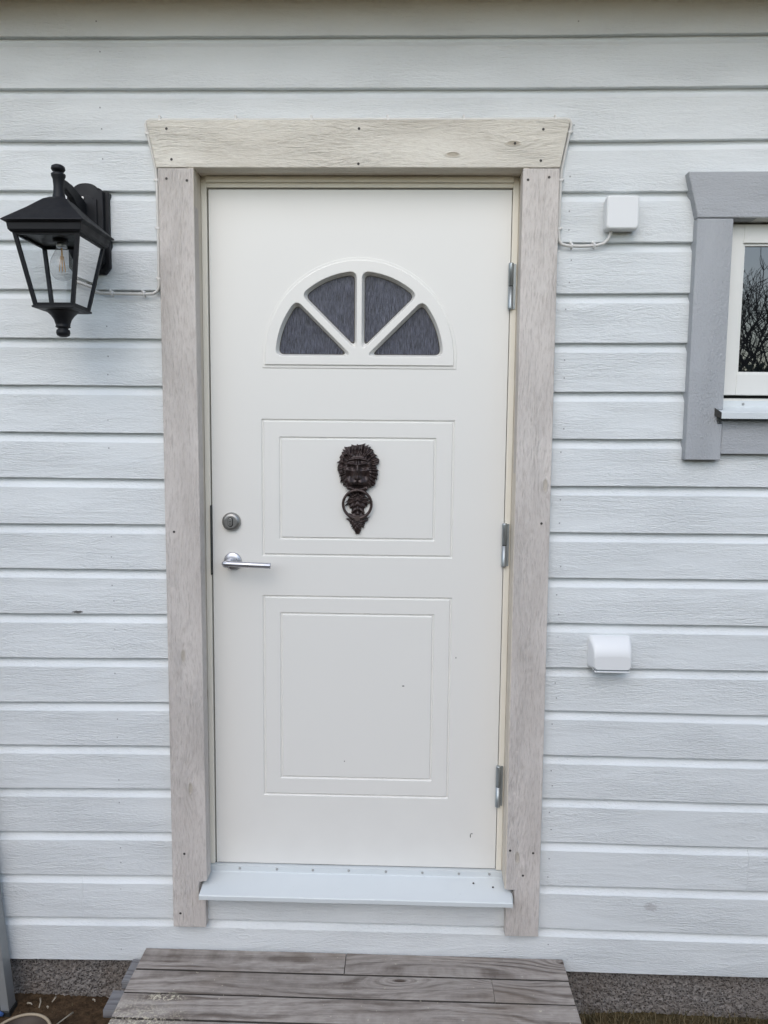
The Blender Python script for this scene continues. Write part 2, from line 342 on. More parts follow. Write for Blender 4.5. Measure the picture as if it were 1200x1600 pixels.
def tag(o, label=None, cat=None, group=None, kind=None):
    if label: o['label'] = label
    if cat: o['category'] = cat
    if group: o['group'] = group
    if kind: o['kind'] = kind
    return o
def thing(name, label, cat, loc, group=None):
    o = bpy.data.objects.new(name, None); C.objects.link(o); o.location = loc; o.empty_display_size = 0.05
    return tag(o, label, cat, group)
def shift(mb, root):
    l = root.location; mb.v = [(x - l.x, y - l.y, z - l.z) for x, y, z in mb.v]
def part(mb, name, mat, root, parent=None, **kw):
    shift(mb, root); return mb.build(name, mat, parent or root, **kw)
def simple(name, mat, root, parent=None, box=None, **kw):
    m = MB(); m.box(*box); return part(m, name, mat, root, parent, **kw)

def curve_plate(name, loops, y_front, depth, bevel, mat, root, parent=None, smooth=False):
    """Filled 2-D outline (x,z) with holes, given thickness and a rounded arris."""
    cu = bpy.data.curves.new(name, 'CURVE'); cu.dimensions = '2D'; cu.fill_mode = 'BOTH'
    cu.extrude = depth / 2 - bevel; cu.bevel_depth = bevel; cu.bevel_resolution = 2; cu.offset = -bevel
    for lp in loops:
        sp = cu.splines.new('POLY'); sp.points.add(len(lp) - 1); sp.use_cyclic_u = True
        for p, (x, z) in zip(sp.points, lp): p.co = (x, z, 0, 1)
    tmp = bpy.data.objects.new('tmp', cu); C.objects.link(tmp); bpy.context.view_layer.update()
    me = bpy.data.meshes.new_from_object(tmp.evaluated_get(bpy.context.evaluated_depsgraph_get()))
    bpy.data.objects.remove(tmp); bpy.data.curves.remove(cu)
    l = root.location
    for v in me.vertices:
        x, z, d = v.co; v.co = (x - l.x, y_front + depth / 2 - d - l.y, z - l.z)
    bm = bmesh.new(); bm.from_mesh(me); bmesh.ops.remove_doubles(bm, verts=bm.verts, dist=1e-6); bmesh.ops.recalc_face_normals(bm, faces=bm.faces); bm.to_mesh(me); bm.free()
    for p in me.polygons: p.use_smooth = False
    me.name = name; me.materials.clear(); me.materials.append(mat)
    ob = bpy.data.objects.new(name, me); C.objects.link(ob); ob.parent = parent or root
    return ob

# ------------------------------------------------------------------ ground
GZ = -0.336
mb = MB()
xs = [-400, -60, -12, -4] + [-2 + 0.05 * i for i in range(81)] + [4, 12, 60, 400]
ys = [-400, -60, -12, -4] + [-2 + 0.05 * i for i in range(43)] + [12, 60, 400]
vs = []
for y in ys:
    for x in xs:
        z = GZ
        if abs(x) <= 2 and -2 <= y <= 0.1: z += 0.012 * noise.noise(Vector((x * 6, y * 6, 0))) + 0.006 * noise.noise(Vector((x * 23, y * 23, 5))) - 0.012 * max(0, min(1, x - 0.3))
        vs.append((x, y, z))
nx = len(xs)
mb.add(vs, [(j * nx + i, j * nx + i + 1, (j + 1) * nx + i + 1, (j + 1) * nx + i) for j in range(len(ys) - 1) for i in range(nx - 1)], True)
tag(mb.build('ground', M['ground'], fix=False), kind='structure')

# ------------------------------------------------------------------ house wall
house = thing('house', 'white horizontally boarded house wall on a rough grey foundation, behind door and window', 'house', (0, 0.03, GZ))
HX0, HX1 = -3.2, 3.2
# measured height of each lap line at four places along the wall
LX = (-1.1, -0.57, 0.565, 1.13)
LINES = [(2.5859, 2.5843, 2.5846, 2.5884), (2.4469, 2.446, 2.4456, 2.4495), (2.3061, 2.3042, 2.3038, 2.3088), (2.1688, 2.1664, 2.1665, 2.170),
 (2.0297, 2.0275, 2.0282, 2.031), (1.892, 1.890, 1.886, 1.891), (1.7526, 1.7522, 1.7472, 1.7515), (1.6165, 1.6162, 1.6081, 1.6125), (1.4787, 1.4777, 1.4728, 1.4765),
 (1.3431, 1.3429, 1.3358, 1.3392), (1.2048, 1.2074, 1.199, 1.2014), (1.0688, 1.0712, 1.0635, 1.0658), (0.9297, 0.9354, 0.9272, 0.928), (0.7927, 0.7989, 0.7923, 0.7915),
 (0.6533, 0.6619, 0.6588, 0.6549), (0.5171, 0.5232, 0.5197, 0.5167), (0.3775, 0.3859, 0.383, 0.3788), (0.236, 0.246, 0.2423, 0.2394), (0.0951, 0.1033, 0.1028, 0.0995),
 (-0.0467, -0.0368, -0.0377, -0.0433), (-0.1896, -0.1810, -0.1800, -0.1827)]
LINES = [tuple(a + 0.138 for a in LINES[0])] + LINES
def line(k, x):
    t = LINES[k]
    if x <= LX[0]: return t[0] + (x - LX[0]) * 0.002
    for i in range(3):
        if x <= LX[i + 1]: return t[i] + (t[i + 1] - t[i]) * (x - LX[i]) / (LX[i + 1] - LX[i])
    return t[3]
DO = (-0.50, 0.50, 0.078, 2.245)     # door opening
WO = (1.02, 1.86, 1.545, 2.12)     # window opening
mb = MB()
rs = random.Random(3); NAILS = []
for k in range(1, len(LINES)):
    zb, zt = LINES[k][1], LINES[k - 1][1]
    cuts = [(HX0, HX1)]
    for (x0, x1, z0, z1) in (DO, WO):
        # a board fully inside the opening height is interrupted; one that only grazes it runs behind the casing
        if zb > z0 - 0.06 and zt < z1 + 0.06:
            nc = []
            for a, b in cuts:
                if a < x0 < b and a < x1 < b: nc += [(a, x0), (x1, b)]
                else: nc.append((a, b))
            cuts = nc
    cuts = [(a, b, None) for a, b in cuts]
    for (x0, x1, z0, z1) in (DO, WO):      # a board that straddles the sill is ripped down below it
        if zb <= z0 - 0.06 and zt > z0:
            nc = []
            for a, b, c_ in cuts:
                if a < x0 < b: nc += [(a, x0, None), (x0, x1, z0), (x1, b, None)]
                else: nc.append((a, b, c_))
            cuts = nc
    if k == 20: cuts = [(HX0, -0.8556, None), (-0.8549, cuts[0][1], None)] + cuts[1:]
    if k == 19: cuts = cuts[:-1] + [(cuts[-1][0], 1.2036, None), (1.2043, cuts[-1][1], None)]
    bo = (rs.uniform(0, 40), rs.uniform(0, 40)); bsd = rs.uniform(0, 100)
    for (a, b, clipz) in cuts:
        mb.o = bo if (b < 0.6 and k > 19) or clipz else (rs.uniform(0, 40), rs.uniform(0, 40))
        n = max(2, int((b - a) / 0.04)); sd_ = bsd; rings = []
        for i in range(n + 1):
            x = a + (b - a) * i / n
            wv = 0.0011 * noise.noise(Vector((x * 7, sd_, 0))) + 0.0006 * noise.noise(Vector((x * 40, sd_, 2)))
            wy = 0.0014 * noise.noise(Vector((x * 2.2, sd_, 7)))
            z0 = line(k, x) + wv; z1 = line(k - 1, x)
            z1w = z1 + 0.0008 * noise.noise(Vector((x * 9, sd_, 4)))
            if clipz is not None:
                rings.append([(x, 0.019, z0), (x, 0.0015 + wy, z0), (x, wy, z0 + 0.0015), (x, wy, clipz), (x, 0.019, clipz)]); continue
            rings.append([(x, 0.019, z0), (x, 0.0015 + wy, z0), (x, 0.0 + wy, z0 + 0.0015), (x, wy, z1w - 0.0275), (x, 0.001 + wy, z1w - 0.0262), (x, 0.0130 + wy, z1w - 0.0125), (x, 0.0145 + wy, z1w - 0.0095), (x, 0.0145 + wy, z1 + 0.012), (x, 0.019, z1 + 0.012)])
        mb.loft(rings, True, True, False)
        for nxp in [x for x in (-0.733, 0.60, 1.30) if a + 0.01 < x < b - 0.01]:
            for dz in (0.035, 0.092):
                if rs.random() < 0.62 and clipz is None: NAILS.append((nxp + rs.uniform(-0.006, 0.006), line(k, nxp) + dz + rs.uniform(-0.008, 0.008)))
sid = part(mb, 'siding', M['siding'], house)
for cx, cz in NAILS:
    m = MB(); m.lathe([(0.0024, -0.0002), (0.0022, -0.0009), (0.0010, -0.0006)], cx, 0, 8, False, 'y', cz); part(m, 'nail_head', M['nail'], house, sid)
# studs and sheathing behind the boards, cut round the openings
mb = MB()
y0, y1 = 0.0185, 0.135
mb.box(HX0, DO[0] + 0.0, y0, y1, -0.17, 2.78); mb.box(DO[0], DO[1], y0, y1, DO[3], 2.78); mb.box(DO[0], DO[1], y0, y1, -0.17, DO[2] - 0.03)
mb.box(DO[1], WO[0] + 0.03, y0, y1, -0.17, 2.78); mb.box(WO[0] + 0.03, WO[1] - 0.03, y0, y1, -0.17, WO[2] + 0.02); mb.box(WO[0] + 0.03, WO[1] - 0.03, y0, y1, WO[3] - 0.02, 2.78); mb.box(WO[1] - 0.03, HX1, y0, y1, -0.17, 2.78)
mb.box(HX0, HX1, 0.14, 4.5, -0.17, 2.78)
part(mb, 'wall_core', M['void'], house)
# foundation with real roughcast relief in view
mb = MB(); n_x, n_z = 900, 60; vs = []
for j in range(n_z + 1):
    for i in range(n_x + 1):
        x = -1.6 + 3.2 * i / n_x; z = -0.42 + 0.26 * j / n_z
        sm = 1.0 if x < 1.23 else 0.12
        p = Vector((x * 130, z * 130, 0)); dd = noise.voronoi(p)[0][0]
        h = sm * (0.011 * (0.5 - min(1, dd)) + 0.004 * noise.noise(Vector((x * 60, z * 60, 3)))) + 0.003 * noise.noise(Vector((x * 5, z * 9, 9)))
        vs.append((x, 0.034 - h, z))
mb.add(vs, [(j * (n_x + 1) + i, j * (n_x + 1) + i + 1, (j + 1) * (n_x + 1) + i + 1, (j + 1) * (n_x + 1) + i) for j in range(n_z) for i in range(n_x)], True)
mb.box(HX0 + 0.02, HX1 - 0.02, 0.041, 4.4, -0.6, -0.175)
part(mb, 'foundation', M['render'], house, fix=False)
# eave: soffit boards, fascia, roof
mb = MB()
for i in range(4):
    mb.o = (i * 3.1, i * 1.7); mb.box(-3.6, 3.6, -0.066 * (i + 1) + 0.003, -0.066 * i - 0.001, 2.730, 2.752)
part(mb, 'soffit', M['soffit'], house)
mb = MB(); mb.box(-3.62, 3.62, -0.284, -0.264, 2.70, 2.86); part(mb, 'fascia', M['siding'], house, bevel=0.002)
mb = MB(); mb.prism([(-3.7, 2.87), (3.7, 2.87), (3.7, 2.90), (-3.7, 2.90)], -0.31, -0.30)
mb.add([(-3.7, -0.30, 2.87), (3.7, -0.30, 2.87), (3.7, 4.6, 4.2), (-3.7, 4.6, 4.2), (-3.7, -0.30, 2.90), (3.7, -0.30, 2.90), (3.7, 4.6, 4.23), (-3.7, 4.6, 4.23)],
       [(0, 3, 2, 1), (4, 5, 6, 7), (0, 1, 5, 4), (1, 2, 6, 5), (2, 3, 7, 6), (3, 0, 4, 7)])
part(mb, 'roof', M['roof'], house)

# ------------------------------------------------------------------ door surround
sur = thing('door_surround', 'whitewashed timber casing with white metal sill framing the front door', 'door frame', (0, 0, 0.06))
CF = -0.028
header = MB(); header.prism([(-0.5686, 2.2225), (0.5611, 2.2225), (0.5855, 2.3512), (-0.5950, 2.3500)], CF, 0.0205)
header = part(header, 'head_casing', M['header'], sur, bevel=0.0022)
def casing_poly(sgn):
    if sgn < 0:
        return [(-0.5605, -0.0464), (-0.4585, -0.0464), (-0.4585, 0.052), (-0.479, 0.052), (-0.479, 0.1015), (-0.4535, 0.1065), (-0.4640, 2.2205), (-0.5640, 2.2205)]
    return [(0.4655, -0.0487), (0.5680, -0.0483), (0.5605, 2.2205), (0.4590, 2.2205), (0.4640, 0.1010), (0.4905, 0.1010), (0.4905, 0.052), (0.4655, 0.052)]
sides = []
for sg in (-1, 1):
    m = MB(); m.prism(casing_poly(sg), CF, 0.0202 if sg < 0 else 0.0207)
    sides.append(part(m, 'side_casing', M['casing'], sur, grain='z', bevel=0.002))
def screw(x, z, parent, y=CF, r=0.0038):
    m = MB(); m.lathe([(r, y - 0.0006), (r * 0.8, y - 0.0010), (r * 0.3, y - 0.0008)], x, 0, 10, False, 'y', z)
    part(m, 'screw', M['bolt'], sur, parent)
for x, z in ((-0.5376, 2.3266), (-0.5247, 2.244), (0.5116, 2.3241), (0.5071, 2.2409), (0.4346, 2.2869), (0.0019, 2.3262), (0.0007, 2.2322)): screw(x, z, header)
for x, z in ((-0.5401, 2.1921), (-0.4822, 2.187), (-0.5363, 1.1902), (-0.5224, 0.193), (-0.5376, -0.0015)): screw(x, z, sides[0])
for x, z in ((0.4732, 2.1896), (0.5314, 2.1965), (0.4743, 0.2282), (0.5441, 0.2218), (0.5152, 0.1493), (0.5391, 1.2285)): screw(x, z, sides[1])
# reveal boards (between casing and frame)
FY = 0.050
m = MB(); m.add([(-0.4635, -0.0275, 0.105), (-0.4635, FY + 0.02, 0.118), (-0.4635, FY + 0.02, 2.2215), (-0.4635, -0.0275, 2.2215), (-0.4785, -0.0275, 0.105), (-0.4785, FY + 0.02, 0.118), (-0.4785, FY + 0.02, 2.2215), (-0.4785, -0.0275, 2.2215)],
      [(0, 1, 2, 3), (4, 7, 6, 5), (0, 4, 5, 1), (3, 2, 6, 7), (0, 3, 7, 4), (1, 5, 6, 2)])
part(m, 'reveal_board', M['jamb_wood'], sur, grain='z')
m = MB(); m.add([(0.4610, -0.0275, 0.105), (0.4610, FY + 0.02, 0.118), (0.4610, FY + 0.02, 2.2215), (0.4610, -0.0275, 2.2215), (0.476, -0.0275, 0.105), (0.476, FY + 0.02, 0.118), (0.476, FY + 0.02, 2.2215), (0.476, -0.0275, 2.2215)],
      [(0, 1, 2, 3), (4, 7, 6, 5), (0, 4, 5, 1), (3, 2, 6, 7), (0, 3, 7, 4), (1, 5, 6, 2)])
part(m, 'reveal_board', M['jamb_wood'], sur, grain='z')
m = MB(); m.box(-0.463, 0.4605, -0.0272, FY + 0.02, 2.2228, 2.236); part(m, 'reveal_board', M['jamb_wood'], sur)
# cream frame: outer face, stop, dark rebate behind leaf
m = MB()
m.box(-0.4632, -0.4470, FY, 0.125, 0.1185, 2.2225); m.box(0.4432, 0.4608, FY, 0.125, 0.1185, 2.2225); m.box(-0.4470, 0.4432, FY, 0.125, 2.1925, 2.2225)
m.box(-0.4470, 0.4432, FY - 0.010, FY - 0.0003, 2.2050, 2.2222)
part(m, 'frame', M['frame'], sur, grain='z', bevel=0.0015)
m = MB(); m.box(-0.4505, 0.4465, 0.112, 0.124, 0.10, 2.196); part(m, 'rebate', M['void'], sur)
# sill flashing
m = MB()
prof = [(0.062, 0.1165), (0.0430, 0.1160), (0.0425, 0.0990), (0.0395, 0.0965), (-0.0590, 0.0800), (-0.0610, 0.0775), (-0.0610, 0.0655), (-0.0595, 0.0655), (-0.0595, 0.0765), (-0.0580, 0.0780), (0.0400, 0.0940), (0.062, 0.0955)]
rings = []
for i in range(25):
    x = -0.4705 + 0.952 * i / 24; rings.append([(x, y + 0.0006 * noise.noise(Vector((x * 6, y * 3, 0))), z + 0.0007 * noise.noise(Vector((x * 5, y * 20, 3)))) for y, z in prof])
m.loft(rings, True, True, False)
# folded right end
m.box(0.4816, 0.4828, -0.0605, -0.028, 0.066, 0.092)
sill = part(m, 'sill', M['flashing'], sur, fix=True)
for x, z in ((-0.3667, 0.1085), (-0.2484, 0.108), (-0.1345, 0.108), (-0.0209, 0.109), (0.0966, 0.1085), (0.2116, 0.108), (0.3265, 0.1075), (0.422, 0.1085)):
    m = MB(); m.lathe([(0.0042, 0.0430), (0.0036, 0.0408), (0.0015, 0.0400)], x, 0, 10, False, 'y', z); part(m, 'screw', M['zscrew'], sur, sill)
for x, yy in ((0.3700, 0.015), (0.4290, 0.0)):
    m = MB(); m.lathe([(0.0032, 0.0915 + yy * 0.168 - 0.0005), (0.0026, 0.0935 + yy * 0.168)], x, yy, 7, False); part(m, 'dirt_speck', M['bolt'], sur, sill)

# ------------------------------------------------------------------ front door
door = thing('front_door', 'cream panelled front door with four-pane fanlight above a lion door knocker', 'door', (0, 0.056, 0.12))
LY = 0.056
LX0, LX1, LZ0, LZ1 = -0.4430, 0.4412, 0.1205, 2.1885
ZS = 1.662
# lower leaf face with pressed V grooves
rects = [(-0.2880, 0.2845, 1.1125, 1.5205), (-0.2345, 0.2300, 1.1645, 1.4680), (-0.2872, 0.2858, 0.3505, 0.9830), (-0.2340, 0.2325, 0.4070, 0.9300)]
gw, gd = 0.0046, 0.0042
def cl(vals, lo, hi):
    o = {lo, hi}
    for a in vals: o |= {a - gw, a - 0.0012, a + 0.0012, a + gw}
    return sorted(o)
m = MB()
def panel_block(rs_, z0, z1):
    xs = cl([a for r in rs_ for a in r[:2]], LX0, LX1); zs = cl([a for r in rs_ for a in r[2:]], z0, z1)
    def dep(x, z):
        for (a, b, c, d) in rs_:
            inx = a - gw < x < b + gw; inz = c - gw < z < d + gw
            if (abs(x - a) < 0.002 or abs(x - b) < 0.002) and inz: return gd
            if (abs(z - c) < 0.002 or abs(z - d) < 0.002) and inx: return gd
        return 0.0
    n_ = len(xs)
    m.add([(x, LY + dep(x, z), z) for z in zs for x in xs], [(j * n_ + i, j * n_ + i + 1, (j + 1) * n_ + i + 1, (j + 1) * n_ + i) for j in range(len(zs) - 1) for i in range(n_ - 1)])
panel_block(rects[:2], 1.045, ZS); panel_block(rects[2:], LZ0, 1.045)
# upper face with the half-round cut-out (fan centre 0, 1.705)
FCX, FCZ, FR = 0.001, 1.7085, 0.2885
N = 48
arc = [(FCX + 0.262 * math.cos(math.pi * i / N), FCZ + 0.262 * math.sin(math.pi * i / N)) for i in range(N + 1)]   # right -> left
bmu = bmesh.new()
hole = arc + [(FCX - 0.262, 1.690), (FCX + 0.262, 1.690)]
def lp(pts):
    v_ = [bmu.verts.new((x, LY, z)) for x, z in pts]; return [bmu.edges.new((v_[i], v_[(i + 1) % len(v_)])) for i in range(len(v_))]
es = lp([(LX0, ZS), (LX1, ZS), (LX1, LZ1), (LX0, LZ1)]) + lp(hole)
bmesh.ops.triangle_fill(bmu, use_beauty=True, edges=es, normal=(0, -1, 0))
bmu.verts.index_update(); m.add([v.co[:] for v in bmu.verts], [[v.index for v in f.verts] for f in bmu.faces]); bmu.free()
# edges and back of the leaf
m.add([(LX0, LY, LZ0), (LX1, LY, LZ0), (LX1, LY, LZ1), (LX0, LY, LZ1), (LX0, 0.11, LZ0), (LX1, 0.11, LZ0), (LX1, 0.11, LZ1), (LX0, 0.11, LZ1)],
      [(0, 4, 5, 1), (1, 5, 6, 2), (2, 6, 7, 3), (3, 7, 4, 0), (4, 7, 6, 5)])
leaf_ = part(m, 'door_leaf', M['door'], door, fix=False)
bm = bmesh.new(); bm.from_mesh(leaf_.data)
for f in bm.faces:
    f.normal_update()
    if abs(f.normal.y) > 0.3 and f.calc_center_median().y < 0.04 and f.normal.y > 0: f.normal_flip()
bm.to_mesh(leaf_.data); bm.free()
# fanlight surround: stepped moulding and sun-ray bars
def fan_outline(r, zb, n=56):
    return [(FCX - r, zb), (FCX + r, zb)] + [(FCX + r * math.cos(math.pi * i / n), FCZ + r * math.sin(math.pi * i / n)) for i in range(n + 1)]
def fillet(P, r, n=6):
    o = []; L = len(P)
    for i in range(L):
        p, a, b = Vector(P[i][:2]), Vector(P[i - 1][:2]), Vector(P[(i + 1) % L][:2])
        if P[i][2]:
            q0 = p + (a - p).normalized() * min(r, (a - p).length * 0.45) if P[i][2] != 3 else p
            ia = i - 1
            q0 = p + (a - p).normalized() * min(r, (a - p).length * 0.95); q1 = p + (b - p).normalized() * min(r, (b - p).length * 0.95)
            for k in range(n + 1):
                t = k / n; o.append(tuple(q0 * (1 - t) ** 2 + p * 2 * t * (1 - t) + q1 * t * t))
        else: o.append(tuple(p))
    return o
def pane_poly(a0, a1, Rr, hw, rad):
    """sector between bar angles a0<a1 (deg) about the hub, offset by hw from each bar axis"""
    hub = Vector((FCX, 1.705)); d0 = Vector((math.cos(R(a0)), math.sin(R(a0)))); d1 = Vector((math.cos(R(a1)), math.sin(R(a1))))
    n0 = Vector((-d0.y, d0.x)) * hw[0]; n1 = Vector((d1.y, -d1.x)) * hw[1]
    p0, p1 = hub + n0, hub + n1
    den = d0.x * d1.y - d0.y * d1.x; t = ((p1 - p0).x * d1.y - (p1 - p0).y * d1.x) / den
    inner = p0 + d0 * t
    cen = Vector((FCX, FCZ))
    def hit(p, d):
        q = p - cen; b = q.dot(d); c = q.dot(q) - Rr * Rr; return p + d * (-b + math.sqrt(b * b - c))
    h0, h1 = hit(p0, d0), hit(p1, d1)
    t0 = math.atan2(h0.y - cen.y, h0.x - cen.x); t1 = math.atan2(h1.y - cen.y, h1.x - cen.x)
    na = 14; pts = [(inner.x, inner.y, 1), (h0.x, h0.y, 1)]
    e = rad / Rr * 1.02
    for k in range(na + 1):
        tt = t0 + e + (t1 - t0 - 2 * e) * k / na; pts.append((cen.x + Rr * math.cos(tt), cen.y + Rr * math.sin(tt), 0))
    pts.append((h1.x, h1.y, 1))
    return fillet(pts, rad)
W0, WD = 0.008, 0.0105
def opening(rad_, grow):
    o = []
    for a0, a1, h in ((0, 44.5, (0.006, WD)), (44.5, 90, (WD, W0)), (90, 135.5, (W0, WD)), (135.5, 180, (WD, 0.006))):
        o.append(pane_poly(a0, a1, 0.2475 - grow, (h[0] + grow, h[1] + grow), rad_))
    return o
opF = opening(0.022, 0.0); opB = opening(0.018, 0.0062)
surround = curve_plate('fanlight_surround', [fan_outline(FR, 1.6755), fan_outline(0.2600, 1.693)[::-1]], LY - 0.0022, 0.0065, 0.0014, M['door'], door)
bars = curve_plate('fanlight_bars', [fan_outline(0.2800, 1.6845)] + [p[::-1] for p in opF], LY - 0.0065, 0.010, 0.0024, M['door'], door)
# sloped reveals of each pane opening
m = MB()
for a, b in zip(opF, opB):
    n_ = len(a); m.loft([[(x, LY - 0.0030, z) for x, z in a], [(x, LY + 0.0150, z) for x, z in b]], True, False, False)
part(m, 'pane_reveal', M['door'], door, bars, fix=False)
m = MB()
for a, b in zip(opB, opening(0.017, 0.0085)):
    m.loft([[(x, LY + 0.0149, z) for x, z in a], [(x, LY + 0.0152, z) for x, z in b]], True, False, False)
part(m, 'pane_gasket', M['bolt'], door, bars, fix=False)
for b in opB:
    m = MB(); m.prism(b, LY + 0.0155, LY + 0.0200); part(m, 'glass_pane', M['bark_glass'], door)
# handle
hd = MB()
hcx, hcz = -0.3817, 1.0925
hd.lathe([(0.0262, LY - 0.0002), (0.0262, LY - 0.0075), (0.0245, LY - 0.0095), (0.010, LY - 0.0098)], hcx, 0, 40, True, 'y', hcz)
handle = part(hd, 'door_handle', M['steel'], door)
m = MB(); m.tube([(hcx - 0.008, LY - 0.006, hcz - 0.001), (hcx - 0.008, -0.010, hcz - 0.001)], 0.0095, 20)
m.tube([(-0.4005, 0.0010, 1.0935), (-0.394, -0.0035, 1.0933), (-0.386, -0.0045, 1.093), (-0.330, -0.0045, 1.091), (-0.2555, -0.0045, 1.0885)], [0.0045, 0.0078, 0.0088, 0.0088, 0.0088], 20)
part(m, 'lever', M['steel'], door, handle, bevel=0.0008)
m = MB(); m.lathe([(0.0016, LY - 0.0101), (0.0012, LY - 0.0104)], hcx + 0.0135, 0, 8, False, 'y', hcz + 0.0065)
m.lathe([(0.0013, LY - 0.0101), (0.001, LY - 0.0104)], hcx + 0.0175, 0, 8, False, 'y', hcz + 0.001); part(m, 'keyhole_mark', M['bolt'], door, handle)
# lock
lx, lz = -0.3844, 1.2130
m = MB(); m.lathe([(0.0285, LY - 0.0002), (0.0285, LY - 0.004), (0.0265, LY - 0.0105), (0.0235, LY - 0.0135), (0.018, LY - 0.0145)], lx, 0, 40, True, 'y', lz)
lock = part(m, 'lock', M['nickel'], door)
def stadium(cx, cz, hw_, hh, n=8):
    return [(cx + hw_ * math.cos(math.pi * i / n), cz + hh + hw_ * math.sin(math.pi * i / n)) for i in range(n + 1)] + [(cx - hw_ * math.cos(math.pi * i / n), cz - hh - hw_ * math.sin(math.pi * i / n)) for i in range(n + 1)]
m = MB(); m.prism(stadium(lx - 0.001, lz, 0.0078, 0.0068), LY - 0.0149, LY - 0.012); part(m, 'cylinder_ring', M['void'], door, lock)
m = MB(); m.prism(stadium(lx - 0.0015, lz, 0.0064, 0.0062), LY - 0.0168, LY - 0.013); part(m, 'cylinder', M['nickel'], door, lock, bevel=0.0007)
m = MB(); m.box(lx - 0.0023, lx - 0.0007, LY - 0.0172, LY - 0.0165, lz - 0.010, lz - 0.003); m.box(lx - 0.005, lx + 0.002, LY - 0.0172, LY - 0.0165, lz + 0.0005, lz + 0.002)
part(m, 'keyway', M['void'], door, lock)
# hinges
for zc in (1.914, 1.153, 0.3965):
    m = MB(); yb = LY - 0.012
    m.lathe([(0.0055, zc - 0.0665), (0.0074, zc - 0.0655), (0.0076, zc - 0.062), (0.0074, zc - 0.0012)], 0.4425, yb, 18)
    hg = part(m, 'hinge', M['zinc'], door)
    m = MB(); m.lathe([(0.0074, zc + 0.0012), (0.0076, zc + 0.062), (0.0074, zc + 0.0655), (0.0055, zc + 0.0665)], 0.4425, yb, 18); part(m, 'knuckle', M['zinc'], door, hg)
    m = MB(); m.lathe([(0.0058, zc - 0.0013), (0.0058, zc + 0.0013)], 0.4425, yb, 12); part(m, 'washer', M['bolt'], door, hg)
    m = MB(); m.box(0.4440, 0.4572, FY - 0.003, FY - 0.0004, zc - 0.064, zc + 0.064); part(m, 'hinge_plate', M['zinc'], door, hg)
m = MB(); m.box(-0.4480, -0.4437, FY - 0.0035, FY + 0.03, 1.0495, 1.2625); part(m, 'strike_plate', M['strike'], door)

# lion knocker --------------------------------------------------------
def smoothp(t): t = max(0, min(1, t)); return t * t * (3 - 2 * t)
def G(a, b, ca, cb, sa, sb): return math.exp(-((a - ca) / sa) ** 2 - ((b - cb) / sb) ** 2)
def interp_poly(pts, th):
    for i in range(len(pts)):
        t0, r0 = pts[i]; t1, r1 = pts[(i + 1) % len(pts)]
        if i == len(pts) - 1: t1 += 2 * math.pi
        tt = th if th >= t0 else th + 2 * math.pi
        if t0 <= tt <= t1: f = (tt - t0) / (t1 - t0); f = smoothp(f); return r0 + (r1 - r0) * f
    return pts[0][1]
def relief(cx, cz, pix, hfun, nr=54, na=180, jag=(0.0, 1), ybase=LY - 0.0005):
    pts = sorted([(math.atan2(b, a) % (2 * math.pi), math.hypot(a, b)) for a, b in pix])
    m = MB(); vs = [(cx, ybase - hfun(0, 0, 0, 0), cz)]
    for j in range(1, nr + 1):
        rho = j / nr
        for i in range(na):
            th = 2 * math.pi * i / na; rr = interp_poly(pts, th)
            tw = th + 0.10 * math.sin(th * 5 + 1) + 0.05 * math.sin(th * 11) - 0.10 * rho * math.cos(th)
            js = (tw * jag[1] / (2 * math.pi)) % 1.0
            am = jag[0] * (1.0 + 0.55 * math.sin(th * 7.3 + cx * 900 + cz * 40))
            tooth = js if math.cos(th) < 0 else 1 - js
            rr += am * (tooth ** 1.3 * 1.5) * smoothp((rho - 0.72) * 4) - jag[0] * 0.6
            x, z = rr * rho * math.cos(th), rr * rho * math.sin(th)
            vs.append((cx + x, ybase - hfun(x, z, rho, th), cz + z))
    b = 1 + (nr - 1) * na
    for i in range(na): p = vs[b + i]; vs.append((p[0], LY + 0.001, p[2]))
    fs = [(0, 1 + i, 1 + (i + 1) % na) for i in range(na)]
    for j in range(nr):
        for i in range(na):
            a = 1 + j * na + i; c = 1 + j * na + (i + 1) % na; fs.append((a, a + na, c + na, c))
    m.add(vs, fs, True); return m
